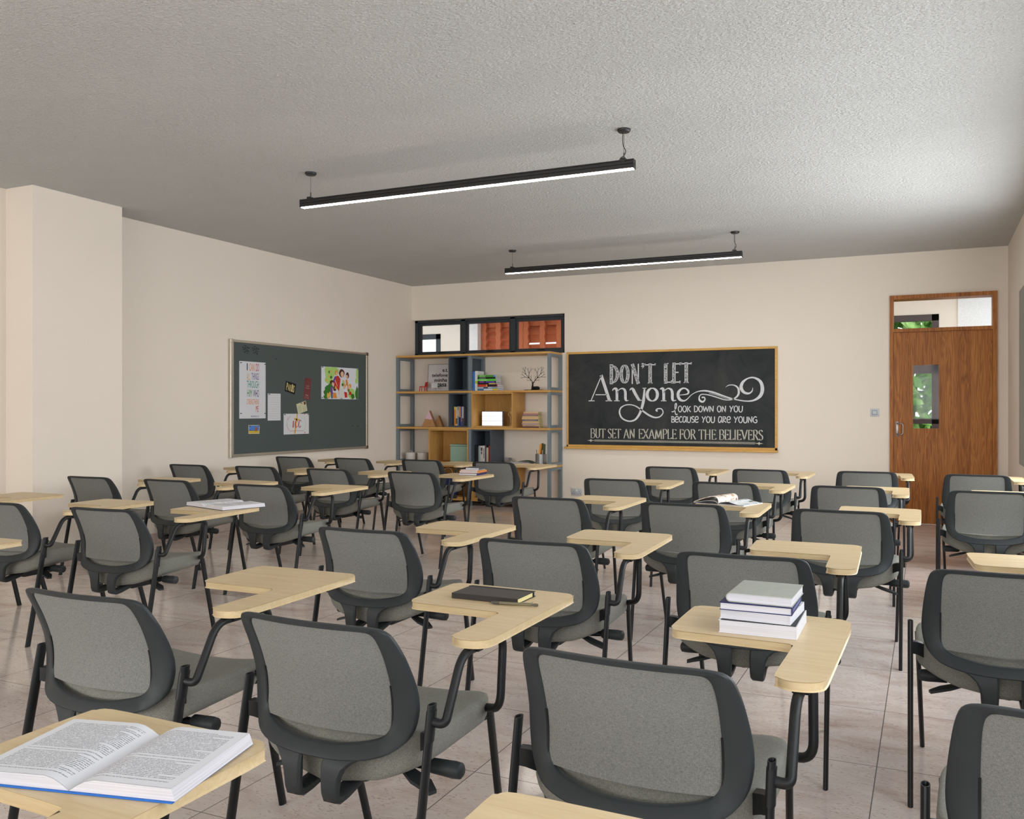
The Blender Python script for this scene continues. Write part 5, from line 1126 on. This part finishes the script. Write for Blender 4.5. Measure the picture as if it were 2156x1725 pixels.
s = Shape(); s.rings([[(x, y, z) for x, z in [(w-.002, .002)]+[(-w+.011+.0093*math.cos(PI/2+PI*i/8), h/2+(h/2-.0022)*math.sin(PI/2+PI*i/8)) for i in range(8, -1, -1)]+[(w-.002, h-.002)]] for y in (-d+.002, d-.002)]); s.build('page_block', M['pages'], gt, 40, True)
# three small books on a tablet before the bookcase
zz = TZ
def sb(h, x, y, w, d, rz, c, label):
    global zz
    book(x, y, zz, w, d, h, c, 'flat', label, 'three small books on a tablet', 'book', None, 'pages', rz, '+x'); zz += h+.0003
sb(.020, -3.715, 7.125, .175, .24, .10, solid(40, 44, 92), 'navy book at the bottom of three on a tablet before the bookcase')
sb(.020, -3.712, 7.128, .175, .235, .12, solid(206, 128, 60), 'orange book in the middle of three on a tablet before the bookcase')
sb(.006, -3.716, 7.13, .15, .20, .06, solid(222, 222, 220), 'thin pale booklet between orange and dark books before the bookcase')
sb(.018, -3.695, 7.15, .13, .18, .10, solid(74, 78, 84), 'dark grey book on top of three before the bookcase')
# magazine with curled pages
t = thing('magazine', 'open magazine with curled pages on a tablet in the third row', 'magazine', (-1.135, 5.60, TZ), -.30)
s = Shape(); s.box((0, -.125, 0), (.175, .125, .005)); s.box((-.17, -.125, 0), (0, .125, .0012)); s.build('page_block', M['pages'], t, None, True)
def curl(pts, y0, y1, nm, m, th=.002):
    P = spline(pts, 5); up = [(x, z+th) for x, z in P]; s = Shape(); pr = P+list(reversed(up)); s.rings([[(x, y, z) for x, z in pr] for y in (y0, y1)]); return s.build(nm, m, t, 50, True)
mg = N('magazine_print'); mv = mg.noise(mg.coords('Object', (9, 9, 9)), 2.2, 3); mg.base(mg.ramp(mv, [(.36, lin(120, 82, 56)), (.45, lin(206, 190, 174)), (.55, lin(226, 222, 216)), (.66, lin(176, 140, 110))])); mg.rough(.35, .5)
mg2 = N('magazine_print_green'); mv = mg2.noise(mg2.coords('Object', (9, 9, 9)), 2.6, 3); mg2.base(mg2.ramp(mv, [(.36, lin(70, 92, 66)), (.46, lin(206, 212, 216)), (.56, lin(232, 232, 232)), (.68, lin(176, 196, 202))])); mg2.rough(.35, .5)
curl([(-.165, .004), (-.12, .022), (-.065, .040), (-.025, .046), (.0, .036), (.006, .016), (.002, .006)], -.125, .125, 'curled_pages', mg.m, .005)
curl([(-.165, .002), (-.12, .010), (-.07, .018), (-.02, .018), (.0, .006)], -.123, .123, 'lower_page', M['paper'], .002)
curl([(.0, .006), (.03, .016), (.075, .020), (.12, .010), (.168, .0055)], -.123, .123, 'right_page', mg2.m, .0012)
